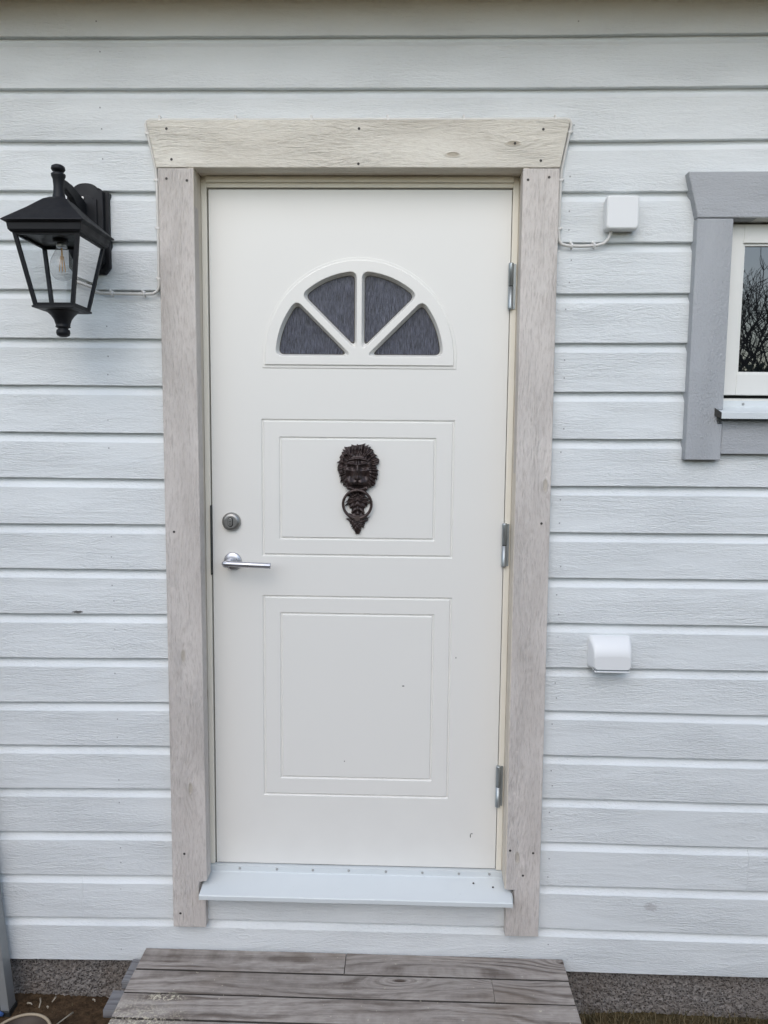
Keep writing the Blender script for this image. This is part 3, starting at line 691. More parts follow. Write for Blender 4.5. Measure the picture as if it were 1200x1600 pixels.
def lion_h(x, z, rho, th):
    a, b = x / 0.062, z / 0.068
    h = 0.006 + 0.019 * math.sqrt(max(0, 1 - (rho * 0.97) ** 2))
    fa, fb = a / 0.64, (b + 0.27) / 0.95
    fr = math.hypot(fa, fb); face = 1 - smoothp((fr - 0.86) / 0.22)
    # locks of the mane sweep outwards and down
    fl = (th + 0.10 * math.sin(th * 5 + 1) + 0.05 * math.sin(th * 11) - 0.10 * rho * math.cos(th)) * 27 + 1.2 * math.sin(rho * 6)
    man = 0.0034 * math.sin(fl) + 0.0016 * math.sin(th * 55 + 2 * math.sin(rho * 9)) - 0.003 * math.exp(-((rho - 0.78) / 0.035) ** 2)
    h += man * (1 - face) * (0.6 + 0.5 * rho)
    h += 0.0035 * math.exp(-((fr - 1.02) / 0.10) ** 2)
    h += face * 0.004
    for s_ in (-1, 1):
        br = b - 0.20 - 0.12 * (abs(a) - 0.25)
        h += 0.0065 * math.exp(-((a - s_ * 0.27) / 0.19) ** 2 - (br / 0.050) ** 2)
        h -= 0.0095 * G(a, b, s_ * 0.27, 0.045, 0.15, 0.080)
        h += 0.0048 * G(a, b, s_ * 0.27, 0.025, 0.075, 0.042)
        h -= 0.0070 * G(a, b, s_ * 0.38, -0.32, 0.12, 0.17)
        h += 0.0035 * G(a, b, s_ * 0.42, -0.08, 0.11, 0.07)
        h += 0.0075 * G(a, b, s_ * 0.17, -0.62, 0.16, 0.11)
        h -= 0.0050 * G(a, b, s_ * 0.065, -0.48, 0.035, 0.03)
        h += 0.0080 * G(a, b, s_ * 0.52, 0.60, 0.17, 0.12)
        h -= 0.0100 * G(a, b, s_ * 0.50, 0.53, 0.11, 0.060)
        h -= 0.0040 * G(a, b, s_ * 0.12, 0.33, 0.028, 0.10)
    h += 0.0085 * G(a, b, 0, -0.12, 0.09, 0.30)
    h += 0.0085 * G(a, b, 0, -0.43, 0.13, 0.08)
    h -= 0.0045 * G(a, b, 0, 0.28, 0.022, 0.13)
    h += 0.0050 * math.exp(-((b - 0.43 + 0.35 * a * a) / 0.05) ** 2) * smoothp((0.6 - abs(a)) * 5)
    h -= 0.0050 * G(a, b, 0, -0.62, 0.022, 0.08)
    h -= 0.0160 * G(a, b, 0, -0.80, 0.30, 0.050)
    h += 0.0050 * G(a, b, 0, -0.93, 0.18, 0.05)
    if b > 0.5 and abs(a) < 0.42: h += 0.0026 * math.sin(a * 44) * smoothp((b - 0.5) * 4)
    return max(h, 0.002)
S = 0.000204
head = relief(0.0, 1.380, [((cx_ - 557) * S * 0.94, -(cy_ - 480) * S) for cx_, cy_ in ((575, 130), (500, 135), (430, 150), (350, 205), (285, 285), (262, 390), (248, 540), (296, 640), (352, 730), (392, 798), (450, 812), (557, 815), (680, 815), (722, 798), (765, 730), (828, 655), (865, 610), (852, 450), (850, 330), (770, 190), (650, 145))], lion_h, 80, 330, (0.0050, 27))
kn = part(head, 'door_knocker', M['bronze'], door, fix=False)
tag(kn, 'dark bronze lion head knocker with ring')
def leaf_h(x, z, rho, th):
    a, b = x / 0.034, z / 0.042
    return 0.003 + 0.009 * math.sqrt(max(0, 1 - (0.96 * rho) ** 2)) + 0.002 * math.sin(th * 15) * rho + 0.0018 * math.sin(z * 420 + abs(x) * 260) + 0.003 * G(a, b, 0, 0, 0.25, 0.9) - 0.002 * G(a, b, 0.45, -0.1, 0.12, 0.2) - 0.002 * G(a, b, -0.45, -0.1, 0.12, 0.2)
orn = relief(0.0, 1.285, [((cx_ - 555) * S, -(cy_ - 945) * S) for cx_, cy_ in ((440, 800), (432, 880), (400, 950), (408, 1030), (452, 1085), (478, 1180), (555, 1210), (636, 1180), (660, 1085), (702, 1030), (710, 950), (676, 880), (670, 800), (555, 780))], leaf_h, 26, 150, (0.0065, 15))
part(orn, 'leaf_ornament', M['bronze'], door, kn, fix=False)
def drop_h(x, z, rho, th):
    q = noise.voronoi(Vector((x * 190, z * 190, 0)))[0][0]
    return 0.003 + 0.010 * math.sqrt(max(0, 1 - (0.96 * rho) ** 2)) + 0.004 * (0.5 - q)
dr = relief(0.0, 1.215, [((cx_ - 550) * S, -(cy_ - 1285) * S) for cx_, cy_ in ((400, 1190), (385, 1222), (430, 1225), (440, 1280), (475, 1350), (548, 1448), (620, 1350), (660, 1280), (668, 1220), (715, 1240), (712, 1205), (690, 1180), (640, 1150), (548, 1140), (455, 1150))], drop_h, 22, 150, (0.0035, 21))
part(dr, 'grape_drop', M['bronze'], door, kn, fix=False)
m = MB(); RR, cz_, cyr = 0.0425, 1.272, LY - 0.021
pts = []; rad = []
for i in range(64):
    a = 2 * math.pi * i / 64; pts.append((RR * math.sin(a) - 0.0008, cyr - 0.004 * math.cos(a) * 0 + 0.008 * (math.cos(a) - 1) * -0.5, cz_ + RR * math.cos(a))); rad.append(0.0041 + 0.0018 * smoothp((-math.cos(a) - 0.3)))
rings = []
for i in range(64):
    a = 2 * math.pi * i / 64; rd = Vector((math.sin(a), 0, math.cos(a))); p = Vector(pts[i])
    rings.append([p + (rd * math.cos(t) + Vector((0, 1, 0)) * math.sin(t)) * rad[i] for t in [2 * math.pi * k / 12 for k in range(12)]])
m.loft(rings + [rings[0]], True, False, True)
m.lathe([(0.0085, LY - 0.004), (0.0095, LY - 0.012), (0.0085, LY - 0.019)], -0.0008, 0, 16, True, 'y', cz_ - RR)
part(m, 'ring', M['bronze'], door, kn, fix=True)

# ------------------------------------------------------------------ window
win = thing('house_window', 'small window with blue-grey timber casing right of the front door', 'window', (1.44, 0, 1.43))
WX0, WX1 = 0.9425, 1.9375
m = MB(); m.prism([(0.9455, 2.0893), (1.9345, 2.0905), (1.9655, 2.2165), (0.9140, 2.2130)], CF, 0.0205); wh = part(m, 'head_casing', M['grey_trim'], win, bevel=0.003)
m = MB(); m.prism([(0.9425, 1.4170), (1.0435, 1.4170), (1.0435, 1.520), (1.0290, 1.520), (1.0290, 1.5600), (1.0437, 1.5600), (1.0450, 2.0873), (0.9445, 2.0873)], CF, 0.0202)
part(m, 'side_casing', M['grey_trim'], win, grain='z', bevel=0.003)
m = MB(); m.prism([(1.8365, 1.4170), (1.9375, 1.4170), (1.9355, 2.0873), (1.8350, 2.0873), (1.8363, 1.5600), (1.851, 1.5600), (1.851, 1.520), (1.8365, 1.520)], CF, 0.0202)
part(m, 'side_casing', M['grey_trim'], win, grain='z', bevel=0.003)
m = MB(); m.box(1.0455, 1.8345, -0.020, 0.0205, 1.4350, 1.530); part(m, 'apron', M['grey_trim'], win, bevel=0.002)
m = MB(); m.box(1.0440, 1.0474, -0.010, 0.055, 1.57, 2.0870); m.box(1.8326, 1.8360, -0.010, 0.055, 1.57, 2.0870); m.box(1.0602, 1.8198, -0.026, 0.055, 2.0895, 2.108)
part(m, 'reveal_board', M['sash'], win)
m = MB(); a, b, c, d = 1.0476, 1.8324, 1.584, 2.0870
m.box(a, a + 0.018, 0.032, 0.08, c, d); m.box(b - 0.018, b, 0.032, 0.08, c, d); m.box(a + 0.018, b - 0.018, 0.032, 0.08, d - 0.018, d); m.box(a + 0.018, b - 0.018, 0.030, 0.08, c - 0.01, c + 0.012)
part(m, 'frame', M['sash'], win, bevel=0.002)
m = MB(); a2, b2, c2, d2 = a + 0.0, b - 0.0, 1.6045, 2.0840; sw = 0.0475
m.box(a2, a2 + sw, 0.018, 0.031, c2, d2); m.box(b2 - sw, b2, 0.018, 0.031, c2, d2); m.box(a2 + sw, b2 - sw, 0.018, 0.031, d2 - 0.052, d2); m.box(a2 + sw, b2 - sw, 0.018, 0.031, c2, c2 + 0.060)
sash = part(m, 'sash', M['sash'], win, bevel=0.002)
m = MB(); m.box(a2 + sw - 0.001, b2 - sw + 0.001, 0.0305, 0.036, c2 + 0.055, d2 - 0.045); part(m, 'pane', M['pane'], win, sash)
m = MB()
t_ = 0.007
m.box(a2 + sw + 0.0002, a2 + sw + t_, 0.0245, 0.0300, c2 + 0.0602, d2 - 0.0522); m.box(b2 - sw - t_, b2 - sw - 0.0002, 0.0245, 0.0300, c2 + 0.0602, d2 - 0.0522)
m.box(a2 + sw + t_, b2 - sw - t_, 0.0245, 0.0300, c2 + 0.0602, c2 + 0.0602 + t_); m.box(a2 + sw + t_, b2 - sw - t_, 0.0245, 0.0300, d2 - 0.0522 - t_, d2 - 0.0522)
part(m, 'glazing_bead', M['sash'], win, sash, bevel=0.001)
m = MB(); m.box(1.0478, 1.8322, 0.0295, 0.045, 1.5965, 1.6035); part(m, 'gap_seal', M['void'], win)
m = MB(); prof = [(0.045, 1.590), (0.018, 1.588), (0.0175, 1.570), (-0.050, 1.5535), (-0.0520, 1.5515), (-0.0520, 1.5350), (-0.0505, 1.5350), (-0.0505, 1.5495), (0.018, 1.566), (0.045, 1.566)]
m.loft([[(x, y, z) for y, z in prof] for x in (1.0305, 1.85)], True, True); sl_ = part(m, 'sill', M['flashing'], win)
m = MB(); m.add([(1.0190, CF - 0.001, 1.5660), (1.0305, -0.051, 1.5520), (1.0305, -0.051, 1.5360), (1.0190, CF - 0.001, 1.5440), (1.0200, CF + 0.002, 1.5660), (1.0320, -0.045, 1.5520), (1.0320, -0.045, 1.5360), (1.0200, CF + 0.002, 1.5440)],
      [(0, 1, 2, 3), (4, 7, 6, 5), (0, 4, 5, 1), (1, 5, 6, 2), (2, 6, 7, 3), (3, 7, 4, 0)])
part(m, 'end_cap', M['bolt'], win, sl_)
m = MB(); m.lathe([(0.0042, 0.0172), (0.0030, 0.0150)], 1.118, 0, 9, False, 'y', 1.579); part(m, 'screw', M['zscrew'], win, sl_)

# ------------------------------------------------------------------ wall lantern
LCX, LCY = -0.782, -0.176
lan = thing('wall_lantern', 'black four-sided carriage lantern on the siding left of the door', 'lantern', (-0.777, 0, 1.93))
def arch(cx, hw_, zb, zs, rise, ch=0.014, n=14):
    o = [(cx - hw_ + ch, zb), (cx + hw_ - ch, zb), (cx + hw_, zb + ch * 1.3), (cx + hw_, zs)]
    w2 = hw_ * 0.72
    for i in range(n + 1):
        a = math.pi * i / n; o.append((cx + w2 * math.cos(a), zs + rise * math.sin(a) ** 0.9))
    return o + [(cx - hw_, zs), (cx - hw_, zb + ch * 1.3)]
m = MB(); m.prism(arch(-0.772, 0.060, 1.932, 2.160, 0.016), -0.014, 0.012); bp = part(m, 'backplate', M['black'], lan, bevel=0.002)
m = MB(); m.prism(arch(-0.772, 0.049, 1.945, 2.160, 0.020), -0.029, -0.0142); part(m, 'raised_plate', M['black'], lan, bp, bevel=0.002)
m = MB(); m.prism(arch(-0.772, 0.033, 1.965, 2.135, 0.010, 0.005), -0.034, -0.0292); part(m, 'panel', M['black'], lan, bp, bevel=0.0015)
m = MB(); m.lathe([(0.0042, -0.0345), (0.0040, -0.0365), (0.0018, -0.0370)], -0.7775, 0, 12, False, 'y', 2.137); part(m, 'screw', M['zscrew'], lan, bp)
m = MB()
apts = [(-0.776, -0.030, 2.092), (-0.777, -0.070, 2.112), (-0.779, -0.115, 2.131), (-0.781, -0.150, 2.137), (-0.782, -0.174, 2.132)]
rings = []
for i, p in enumerate(apts):
    hz = (0.030, 0.024, 0.016, 0.012, 0.012)[i]; hw_ = 0.0085
    rings.append([(p[0] - hw_, p[1], p[2] - hz), (p[0] + hw_, p[1], p[2] - hz), (p[0] + hw_, p[1], p[2] + hz), (p[0] - hw_, p[1], p[2] + hz)])
m.loft(rings); part(m, 'arm', M['black'], lan, bevel=0.003)
m = MB()
m.lathe([(0.019, 2.084), (0.0165, 2.096), (0.0140, 2.108), (0.0130, 2.122), (0.0145, 2.142), (0.0180, 2.150), (0.0185, 2.155), (0.0150, 2.1575), (0.0095, 2.159), (0.0095, 2.161), (0.0150, 2.163), (0.0182, 2.168), (0.0165, 2.175), (0.010, 2.179), (0.003, 2.180)], LCX, LCY, 28)
part(m, 'finial', M['black'], lan)
def sq(h, z, cx=LCX, cy=LCY): return [(cx - h, cy - h, z), (cx + h, cy - h, z), (cx + h, cy + h, z), (cx - h, cy + h, z)]
m = MB()
m.loft([sq(0.106, 2.0120), sq(0.106, 2.0145), sq(0.060, 2.0560), sq(0.030, 2.0860), sq(0.018, 2.0935)], True, True)
m.loft([sq(0.104, 2.0118), sq(0.096, 2.008), sq(0.094, 1.992), sq(0.089, 1.986), sq(0.080, 1.986)], True, False)
roof_ = part(m, 'roof', M['black'], lan, fix=True, bevel=0.0012)
m = MB(); m.box(LCX - 0.082, LCX + 0.082, LCY - 0.082, LCY + 0.082, 1.9885, 1.991); m.lathe([(0.020, 1.9880), (0.020, 1.980), (0.0165, 1.979)], LCX, LCY, 20); part(m, 'socket', M['black_in'], lan)
TZ, BZ, TH, BH = 1.989, 1.808, 0.0865, 0.0535
def cor(sx, sy, t, inset=0.0):
    h = TH + (BH - TH) * t - inset; return (LCX + sx * h, LCY + sy * h, TZ + (BZ - TZ) * t)
m = MB()
for sx in (-1, 1):
    for sy in (-1, 1):
        e = 0.0095
        rings = []
        for t in (0, 1):
            x, y, z = cor(sx, sy, t); rings.append([(x, y, z), (x - sx * e, y, z), (x - sx * e, y - sy * e, z), (x, y - sy * e, z)])
        m.loft(rings)
for t0, t1 in ((0.0, 0.045), (0.955, 1.0)):
    for (a_, b_) in (((-1, -1), (1, -1)), ((1, -1), (1, 1)), ((1, 1), (-1, 1)), ((-1, 1), (-1, -1))):
        nx_, ny_ = (a_[0] + b_[0]) / 2, (a_[1] + b_[1]) / 2
        vs = []
        for t in (t0, t1):
            for q, ins in ((a_, 0.0015), (b_, 0.0015), (b_, 0.008), (a_, 0.008)):
                x, y, z = cor(q[0], q[1], t, 0); tx, ty = b_[0] - a_[0], b_[1] - a_[1]
                x -= nx_ * ins; y -= ny_ * ins
                sh = 0.006 if q is a_ else -0.006; vs.append((x + tx / 2 * sh, y + ty / 2 * sh, z))
        m.add(vs, [(0, 1, 2, 3), (4, 7, 6, 5), (0, 4, 5, 1), (1, 5, 6, 2), (2, 6, 7, 3), (3, 7, 4, 0)])
part(m, 'cage', M['black'], lan)
for (a_, b_) in (((-1, -1), (1, -1)), ((1, -1), (1, 1)), ((1, 1), (-1, 1)), ((-1, 1), (-1, -1))):
    m = MB(); m.add([cor(*a_, 0.02, 0.004), cor(*b_, 0.02, 0.004), cor(*b_, 0.98, 0.004), cor(*a_, 0.98, 0.004)], [(0, 1, 2, 3)])
    part(m, 'glass_pane', M['clear'], lan, fix=False)
m = MB(); m.loft([sq(0.0565, 1.8085), sq(0.0565, 1.804), sq(0.048, 1.8015)], True, True)
m.lathe([(0.046, 1.8035), (0.040, 1.799), (0.030, 1.790), (0.0225, 1.779), (0.0190, 1.768), (0.0180, 1.762), (0.0200, 1.7600), (0.0150, 1.7575), (0.0125, 1.755), (0.0170, 1.7520), (0.0182, 1.745), (0.0160, 1.738), (0.009, 1.734), (0.003, 1.7335)], LCX, LCY, 28)
part(m, 'base_cup', M['black'], lan)
bx, by = LCX + 0.003, LCY
m = MB(); bprof = [(0.0135, 1.972), (0.0150, 1.963), (0.0200, 1.952), (0.0275, 1.938), (0.0315, 1.922), (0.0315, 1.910), (0.0270, 1.895), (0.0180, 1.885), (0.003, 1.881)]
m.lathe(bprof, bx, by, 28); bulb = part(m, 'bulb', M['bulb'], lan)
m = MB(); m.lathe([(0.0135, 1.985), (0.0138, 1.969), (0.0128, 1.967)], bx, by, 20); part(m, 'cap', M['steel'], lan, bulb)
m = MB()
m.tube([(bx, by, 1.966), (bx, by, 1.925)], 0.0022, 8)
for k in range(6):
    a = k * math.pi / 3; m.tube([(bx + 0.004 * math.cos(a), by + 0.004 * math.sin(a), 1.945), (bx + 0.0085 * math.cos(a), by + 0.0085 * math.sin(a), 1.905)], 0.0008, 6)
part(m, 'filament', M['filament'], lan, bulb)

# ------------------------------------------------------------------ cable, junction box, vent hood
cab = thing('cable', 'pale cable clipped around the door casing from lantern to junction box', 'cable', (-0.567, -0.006, 1.88))
pts = [(-0.772, -0.010, 1.932), (-0.770, -0.010, 1.900), (-0.760, -0.010, 1.8850), (-0.742, -0.010, 1.8795), (-0.700, -0.010, 1.8780), (-0.610, -0.010, 1.8770), (-0.590, -0.010, 1.8785), (-0.578, -0.010, 1.886), (-0.5725, -0.010, 1.900),
       (-0.5720, -0.009, 2.05), (-0.5735, -0.009, 2.19), (-0.5755, -0.009, 2.225), (-0.6020, -0.009, 2.345), (-0.5990, -0.008, 2.353), (-0.590, -0.008, 2.3575), (-0.3, -0.008, 2.3575), (0.0, -0.008, 2.3580), (0.3, -0.008, 2.3580), (0.577, -0.008, 2.3590), (0.588, -0.009, 2.3555), (0.5915, -0.009, 2.345),
       (0.5690, -0.009, 2.225), (0.5670, -0.009, 2.19), (0.5665, -0.009, 2.045), (0.568, -0.010, 2.031), (0.575, -0.010, 2.021), (0.590, -0.010, 2.0165), (0.630, -0.010, 2.0150), (0.672, -0.010, 2.0170), (0.692, -0.011, 2.022), (0.704, -0.013, 2.032), (0.7095, -0.016, 2.046), (0.7105, -0.020, 2.058)]
m = MB(); m.tube(pts, 0.0045, 10); part(m, 'sheath', M['cable'], cab)
def clip(x, z, d, right=1):
    m = MB()
    if d == 'h': m.tube([(x, -0.0025, z - 0.0058), (x, -0.0150, z - 0.0035), (x, -0.0160, z), (x, -0.0150, z + 0.0045), (x, -0.004, z + 0.0058)], 0.0034, 8); m.lathe([(0.0034, -0.004), (0.0034, -0.015), (0.0024, -0.0165)], x - 0.004, 0, 8, False, 'y', z + 0.0078)
    else: m.box(x - 0.0056, x + 0.0056, -0.0142, 0.000, z - 0.0032, z + 0.0032); m.lathe([(0.0036, 0.0), (0.0036, -0.009), (0.0026, -0.011)], x + right * 0.0068, 0, 8, False, 'y', z + 0.003)
    part(m, 'clip', M['clip'], cab, bevel=0.001)
for x, z in ((-0.7087, 1.8781), (-0.6155, 1.8775), (0.6036, 2.0158), (0.6664, 2.0168)): clip(x, z, 'h')
for x, z, s_ in ((-0.5735, 2.1932, -1), (-0.5720, 2.061, -1), (-0.5720, 1.9201, -1), (-0.5965, 2.320, -1), (0.5872, 2.3231, 1), (0.5670, 2.1943, 1), (0.5665, 2.0622, 1)): clip(x, z, 'v', s_)
for x in (-0.5622, -0.3462, -0.1325, 0.0811, 0.2937, 0.5475):
    m = MB(); m.box(x - 0.003, x + 0.003, -0.0135, 0.0, 2.3525, 2.3650); m.lathe([(0.0032, 0.0), (0.0032, -0.010), (0.0022, -0.012)], x - 0.001, 0, 8, False, 'y', 2.3680); part(m, 'clip', M['clip'], cab, bevel=0.0008)

def rrect(x0, x1, z0, z1, r, n=5):
    o = []
    for cx, cz, a0 in ((x1 - r, z0 + r, -90), (x1 - r, z1 - r, 0), (x0 + r, z1 - r, 90), (x0 + r, z0 + r, 180)):
        for k in range(n + 1): a = R(a0 + 90 * k / n); o.append((cx + r * math.cos(a), cz + r * math.sin(a)))
    return o
jb = thing('junction_box', 'square white plastic junction box between the door casing and the window', 'junction box', (0.735, 0, 2.055))
m = MB(); m.loft([[(x, y, z) for x, z in rrect(0.6905 + i, 0.7805 - i, 2.0545 + i, 2.1455 - i, 0.009)] for y, i in ((0.010, 0.0015), (-0.0185, 0.0015))], True, True); part(m, 'box_base', M['plastic'], jb)
m = MB(); m.loft([[(x, y, z) for x, z in rrect(0.6895 + i, 0.7815 - i, 2.0535 + i, 2.1465 - i, 0.010)] for y, i in ((-0.0190, 0.0002), (-0.0375, 0.0012), (-0.0405, 0.0028), (-0.0420, 0.0055))], True, True, False); part(m, 'lid', M['plastic'], jb, bevel=0.0006)

vh = thing('vent_hood', 'white plastic vent hood low on the siding right of the door', 'vent cover', (0.755, 0, 0.795))
m = MB()
def vring(y, x0, x1, z0, z1, r): return [(x, y, z) for x, z in rrect(x0, x1, z0, z1, r, 6)]
m.loft([vring(0.011, 0.6920, 0.8180, 0.7960, 0.8930, 0.012), vring(-0.0040, 0.6920, 0.8180, 0.7960, 0.8930, 0.012), vring(-0.012, 0.6945, 0.8165, 0.7965, 0.8890, 0.012), vring(-0.021, 0.6970, 0.8150, 0.7970, 0.8830, 0.012), vring(-0.029, 0.6990, 0.8135, 0.7980, 0.8750, 0.012), vring(-0.036, 0.7010, 0.8120, 0.7990, 0.8650, 0.012), vring(-0.041, 0.7030, 0.8100, 0.8000, 0.8530, 0.011), vring(-0.0440, 0.7050, 0.8080, 0.8010, 0.8400, 0.010)], True, True, True)
part(m, 'hood', M['plastic'], vh)
m = MB(); m.box(0.7060, 0.8065, -0.0430, -0.006, 0.7925, 0.7945); m.box(0.7060, 0.8065, -0.0465, -0.0425, 0.7925, 0.7965); part(m, 'bottom_lip', M['plastic'], vh, bevel=0.001)
m = MB(); m.box(0.7085, 0.8040, -0.0432, -0.0400, 0.7966, 0.8009); part(m, 'slot', M['zinc'], vh)

# ------------------------------------------------------------------ wooden step
DT = -0.1342
st = thing('wooden_step', 'weathered grey plank step with sawdust in front of the door', 'step', (0, -0.35, GZ))
bw = 0.0925
ypos = [-0.006 - i * (bw + 0.0058) for i in range(7)]
rd = random.Random(11)
for i, y in enumerate(ypos):
    segs = [(-0.6550, 0.6480)] if i else [(-0.6550, -0.0245), (-0.0225, 0.6490)]
    if i == 1: segs = [(-0.6560, 0.4180), (0.4188, 0.6470)]
    for a, b in segs:
        m = MB(); n = 14; rings = []; sd_ = rd.uniform(0, 99); dz = rd.uniform(-0.0012, 0.0008)
        for k in range(n + 1):
            x = a + (b - a) * k / n; wz = 0.0012 * noise.noise(Vector((x * 2.5, sd_, 0))) + dz; e = 0.0008 * noise.noise(Vector((x * 9, sd_, 5)))
            rings.append([(x, y + e, DT - 0.028), (x, y + e, DT + wz - 0.0006), (x, y - bw * 0.5, DT + wz), (x, y - bw - e, DT + wz - 0.0006), (x, y - bw - e, DT - 0.028)])
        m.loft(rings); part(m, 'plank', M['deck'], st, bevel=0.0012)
for i in range(7):
    y = -0.020 - i * 0.136; x0 = -0.6925 - (0.009 if i % 2 else 0) - 0.002 * i; w_ = (0.100, 0.080, 0.092, 0.095, 0.09, 0.09, 0.09)[i]
    if y - w_ < -0.70: break
    m = MB(); m.box(x0, 0.634, y - w_, y, DT - 0.053, DT - 0.0285); part(m, 'lower_slat', M['deck_low'], st, bevel=0.002)
for x in (-0.60, 0.0, 0.59):
    m = MB(); m.box(x - 0.022, x + 0.022, -0.68, -0.015, GZ - 0.03, DT - 0.0535); part(m, 'bearer', M['deck_low'], st, grain='y', bevel=0.002)

# ------------------------------------------------------------------ small things by the wall
pt_ = thing('flower_pot', 'round brown pot with a muddy rim on the soil at the left', 'pot', (-0.945, -0.235, GZ))
m = MB(); cx, cy = -0.945, -0.245
m.lathe([(0.060, GZ - 0.01), (0.075, GZ + 0.06), (0.083, GZ + 0.090), (0.0805, GZ + 0.0905), (0.072, GZ + 0.05), (0.058, GZ + 0.012)], cx, cy, 40); part(m, 'pot_body', M['pot'], pt_)
m = MB(); rr = []
for i in range(48):
    a = 2 * math.pi * i / 48; q = 0.084 + 0.0015 * noise.noise(Vector((math.cos(a) * 2, math.sin(a) * 2, 0))); rr.append(Vector((cx + q * math.cos(a), cy + q * math.sin(a), GZ + 0.092 + 0.001 * noise.noise(Vector((math.cos(a) * 3, math.sin(a) * 3, 4))))))
rings = []
for i, p in enumerate(rr):
    d_ = (p - Vector((cx, cy, p.z))).normalized(); rings.append([p + (d_ * math.cos(t) * 0.0045 + Vector((0, 0, 1)) * math.sin(t) * 0.0035) for t in [2 * math.pi * k / 8 for k in range(8)]])
m.loft(rings + [rings[0]], True, False, True); part(m, 'rim', M['rim'], pt_)
m = MB(); m.lathe([(0.0745, GZ + 0.045), (0.03, GZ + 0.052), (0.003, GZ + 0.048)], cx, cy, 30); part(m, 'soil', M['ground'], pt_, fix=True)

po = thing('metal_post', 'dull grey metal post leaning against the wall at the left edge', 'post', (-1.090, -0.03, GZ))
def tilt(m_, bx_, lean=-0.085, leany=0.0):
    m_.v = [(x + (z - GZ) * lean, y + (z - GZ) * leany, z) for x, y, z in m_.v]
m = MB(); X0, X1 = -1.121, -1.072
m.box(X0, X0 + 0.003, -0.055, -0.020, GZ - 0.01, 1.4); m.box(X0, X1, -0.020, -0.0175, GZ - 0.01, 1.4); m.box(X1 - 0.026, X1, -0.058, -0.0552, GZ - 0.01, 1.4); m.box(X1 - 0.003, X1, -0.0550, -0.0202, GZ - 0.01, 1.4)
tilt(m, 0); part(m, 'channel', M['post'], po, grain='z')
m = MB(); m.lathe([(0.0052, -0.0584), (0.0050, -0.0586)], -1.085, 0, 12, False, 'y', -0.150); tilt(m, 0); part(m, 'hole', M['void'], po)
m = MB(); m.box(X0 - 0.004, X1 + 0.003, -0.062, -0.012, GZ - 0.012, GZ + 0.016); tilt(m, 0); part(m, 'foot', M['strike'], po, bevel=0.003)
m = MB(); m.tube([(X0 + 0.01, -0.066, GZ + 0.008), (X0 + 0.022, -0.070, GZ + 0.016), (X0 + 0.034, -0.067, GZ + 0.010)], [0.006, 0.008, 0.005], 8); part(m, 'blue_cap', M['blue'], po)

# pale wood chips scattered on the soil
chips = [((-1.004, 0.004), (-0.990, -0.034)), ((-0.958, 0.012), (-0.961, -0.008)), ((-0.874, -0.052), (-0.905, -0.100)), ((-1.035, -0.018), (-1.018, -0.022)), ((-0.966, -0.030), (-0.962, -0.036)), ((-0.835, 0.006), (-0.825, -0.002))]
for i, ((ax_, ay_), (bx_, by_)) in enumerate(chips):
    m = MB(); mid = ((ax_ + bx_) / 2 + 0.003, (ay_ + by_) / 2, GZ + 0.014)
    m.tube([(ax_, ay_, GZ + 0.012), mid, (bx_, by_, GZ + 0.010)], [0.0032, 0.0022, 0.0016], 6)
    o = m.build('wood_chip', M['stick'])
    tag(o, ['long pale wood chip beside the metal post and pot', 'short upright pale chip close under the foundation', 'long pale chip between the pot and the step', 'tiny pale chip nearest the foot of the metal post', 'small round pale chip just behind the pot', 'small pale chip on soil near the corner of the step'][i], 'wood chip', 'pale wood chips on the soil')

# grass along the foundation and the lawn behind the camera
def blades(name, n, xr, yr, hh, seed, label):
    q = random.Random(seed); m = MB(); vs = []; fs = []
    for i in range(n):
        x, y = q.uniform(*xr), q.uniform(*yr); h = q.uniform(*hh); a = q.uniform(0, 6.28); l = q.uniform(0.2, 1.3) * h; w_ = q.uniform(0.0008, 0.0016)
        dx, dy = math.cos(a), math.sin(a); z = GZ - 0.012
        b = len(vs)
        vs += [(x - dy * w_, y + dx * w_, z), (x + dy * w_, y - dx * w_, z), (x + dx * l * 0.4 + dy * w_ * 0.8, y + dy * l * 0.4 - dx * w_ * 0.8, z + h * 0.7), (x + dx * l * 0.4 - dy * w_ * 0.8, y + dy * l * 0.4 + dx * w_ * 0.8, z + h * 0.7), (x + dx * l, y + dy * l, z + h)]
        fs += [(b, b + 1, b + 2, b + 3), (b + 3, b + 2, b + 4)]
    m.add(vs, fs, False); o = m.build(name, M['grass'], fix=False); tag(o, label, 'grass', None, 'stuff')
blades('grass', 16000, (0.66, 2.0), (-0.75, 0.028), (0.010, 0.034), 5, 'short dry mossy grass along the foundation right of the step')
blades('grass', 1500, (-1.9, -0.72), (-0.7, 0.02), (0.006, 0.018), 6, 'sparse dead grass on the brown soil left of the step')

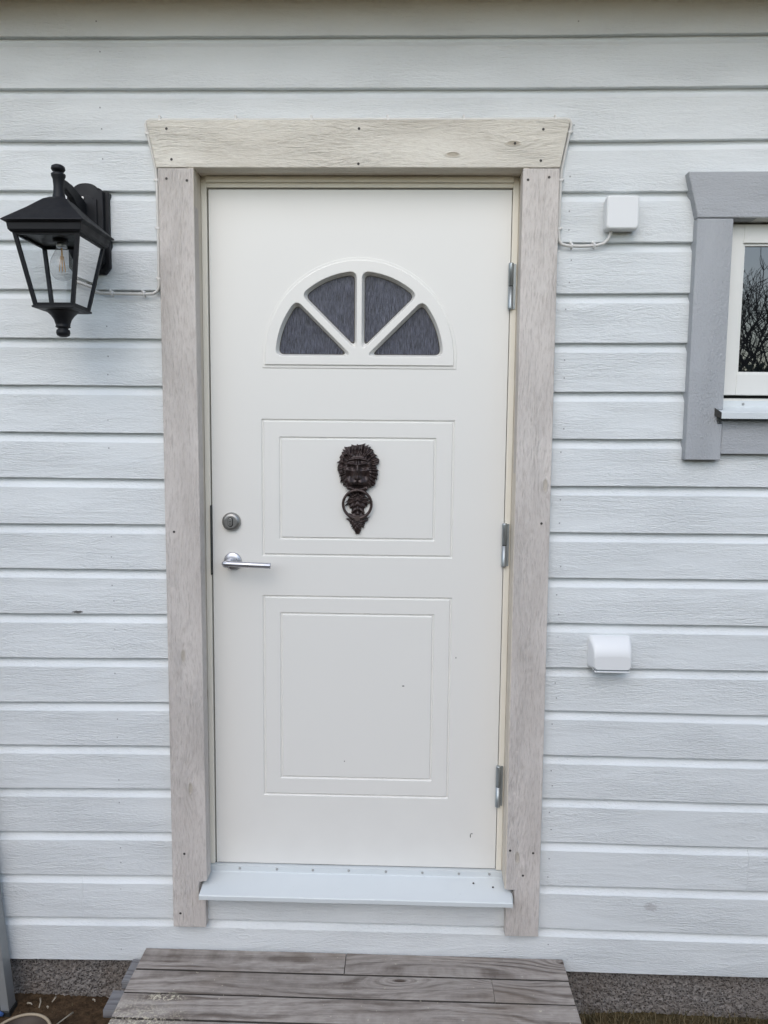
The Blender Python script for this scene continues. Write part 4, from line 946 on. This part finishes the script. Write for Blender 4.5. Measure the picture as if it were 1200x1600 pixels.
# bare tree and hedge standing in the garden (seen mirrored in the window)
q = random.Random(21)
def bare_tree(name, x, y, h, label, seed, spread=1.0):
    q = random.Random(seed); t = thing(name, label, 'tree', (x, y, GZ), 'garden trees mirrored in the window')
    trunk = MB(); crown = MB()
    def grow(p, d, L, r, lev):
        n = 4; pts = [p]; dd = d.copy()
        for i in range(n):
            dd = (dd + Vector((q.uniform(-1, 1), q.uniform(-1, 1), q.uniform(-0.5, 0.7))) * 0.22).normalized(); pts.append(pts[-1] + dd * L / n)
        (trunk if lev == 0 else crown).tube(pts, [r * (1 - 0.11 * i) for i in range(n + 1)], 6 if lev < 2 else 4, lev < 2)
        if lev >= 5: return
        for k in range(4 if lev < 4 else 3):
            s_ = pts[q.choice((2, 3, 4, 4))] if k else pts[-1]
            nd = (dd + Vector((q.uniform(-1, 1), q.uniform(-1, 1), q.uniform(-0.45, 0.8))) * 0.95 * spread).normalized()
            grow(s_, nd, L * q.uniform(0.58, 0.8), r * 0.55, lev + 1)
    grow(Vector((0, 0, 0)), Vector((0, 0, 1)), h * 0.33, 0.09, 0)
    trunk.build('trunk', M['bark'], t, fix=False); crown.build('crown', M['bark'], t, fix=False)
bare_tree('bare_tree', 5.6, -9.8, 5.2, 'bare branching garden tree mirrored in the window pane', 4)
bare_tree('bare_tree', 7.3, -12.0, 6.6, 'taller bare tree standing behind the other one in the mirrored garden', 9, 1.1)
hd_ = thing('hedge', 'tall dark leafy garden hedge mirrored low in the window pane', 'hedge', (1.0, -7.4, GZ))
def htop(x): return 2.62 + 0.12 * math.sin(x * 1.3) + 0.09 * math.sin(x * 3.1) + 0.05 * math.sin(x * 7.7)
m = MB(); rings = []
for i in range(120):
    x = -12 + 26 * i / 119; t = htop(x) - 0.12; j = 0.08 * noise.noise(Vector((x * 2, 0, 0)))
    rings.append([(x, -7.05 + j, GZ - 0.1), (x, -6.98 + j, GZ + t * 0.6), (x, -7.2 + j, GZ + t), (x, -7.7, GZ + t), (x, -7.8, GZ - 0.1)])
m.loft(rings); part(m, 'branch_mass', M['bark'], hd_)
m = MB(); vs = []; fs = []
for i in range(26000):
    x = q.uniform(-12, 14); t = htop(x)
    if q.random() < 0.75: y = -7.0 + q.gauss(0, 0.07); z = GZ + t * q.random()
    else: y = q.uniform(-7.7, -7.0); z = GZ + t + q.gauss(-0.06, 0.07)
    a = Vector((q.uniform(-1, 1), q.uniform(-1, 1), q.uniform(-1, 1))).normalized() * 0.055; b_ = a.cross(Vector((q.random(), q.random(), q.random()))).normalized() * 0.035; c_ = Vector((x, y, z)); b = len(vs)
    vs += [c_ - a, c_ + b_, c_ + a, c_ - b_]; fs.append((b, b + 1, b + 2, b + 3))
m.add(vs, fs); part(m, 'foliage', M['leafy'], hd_, fix=False)
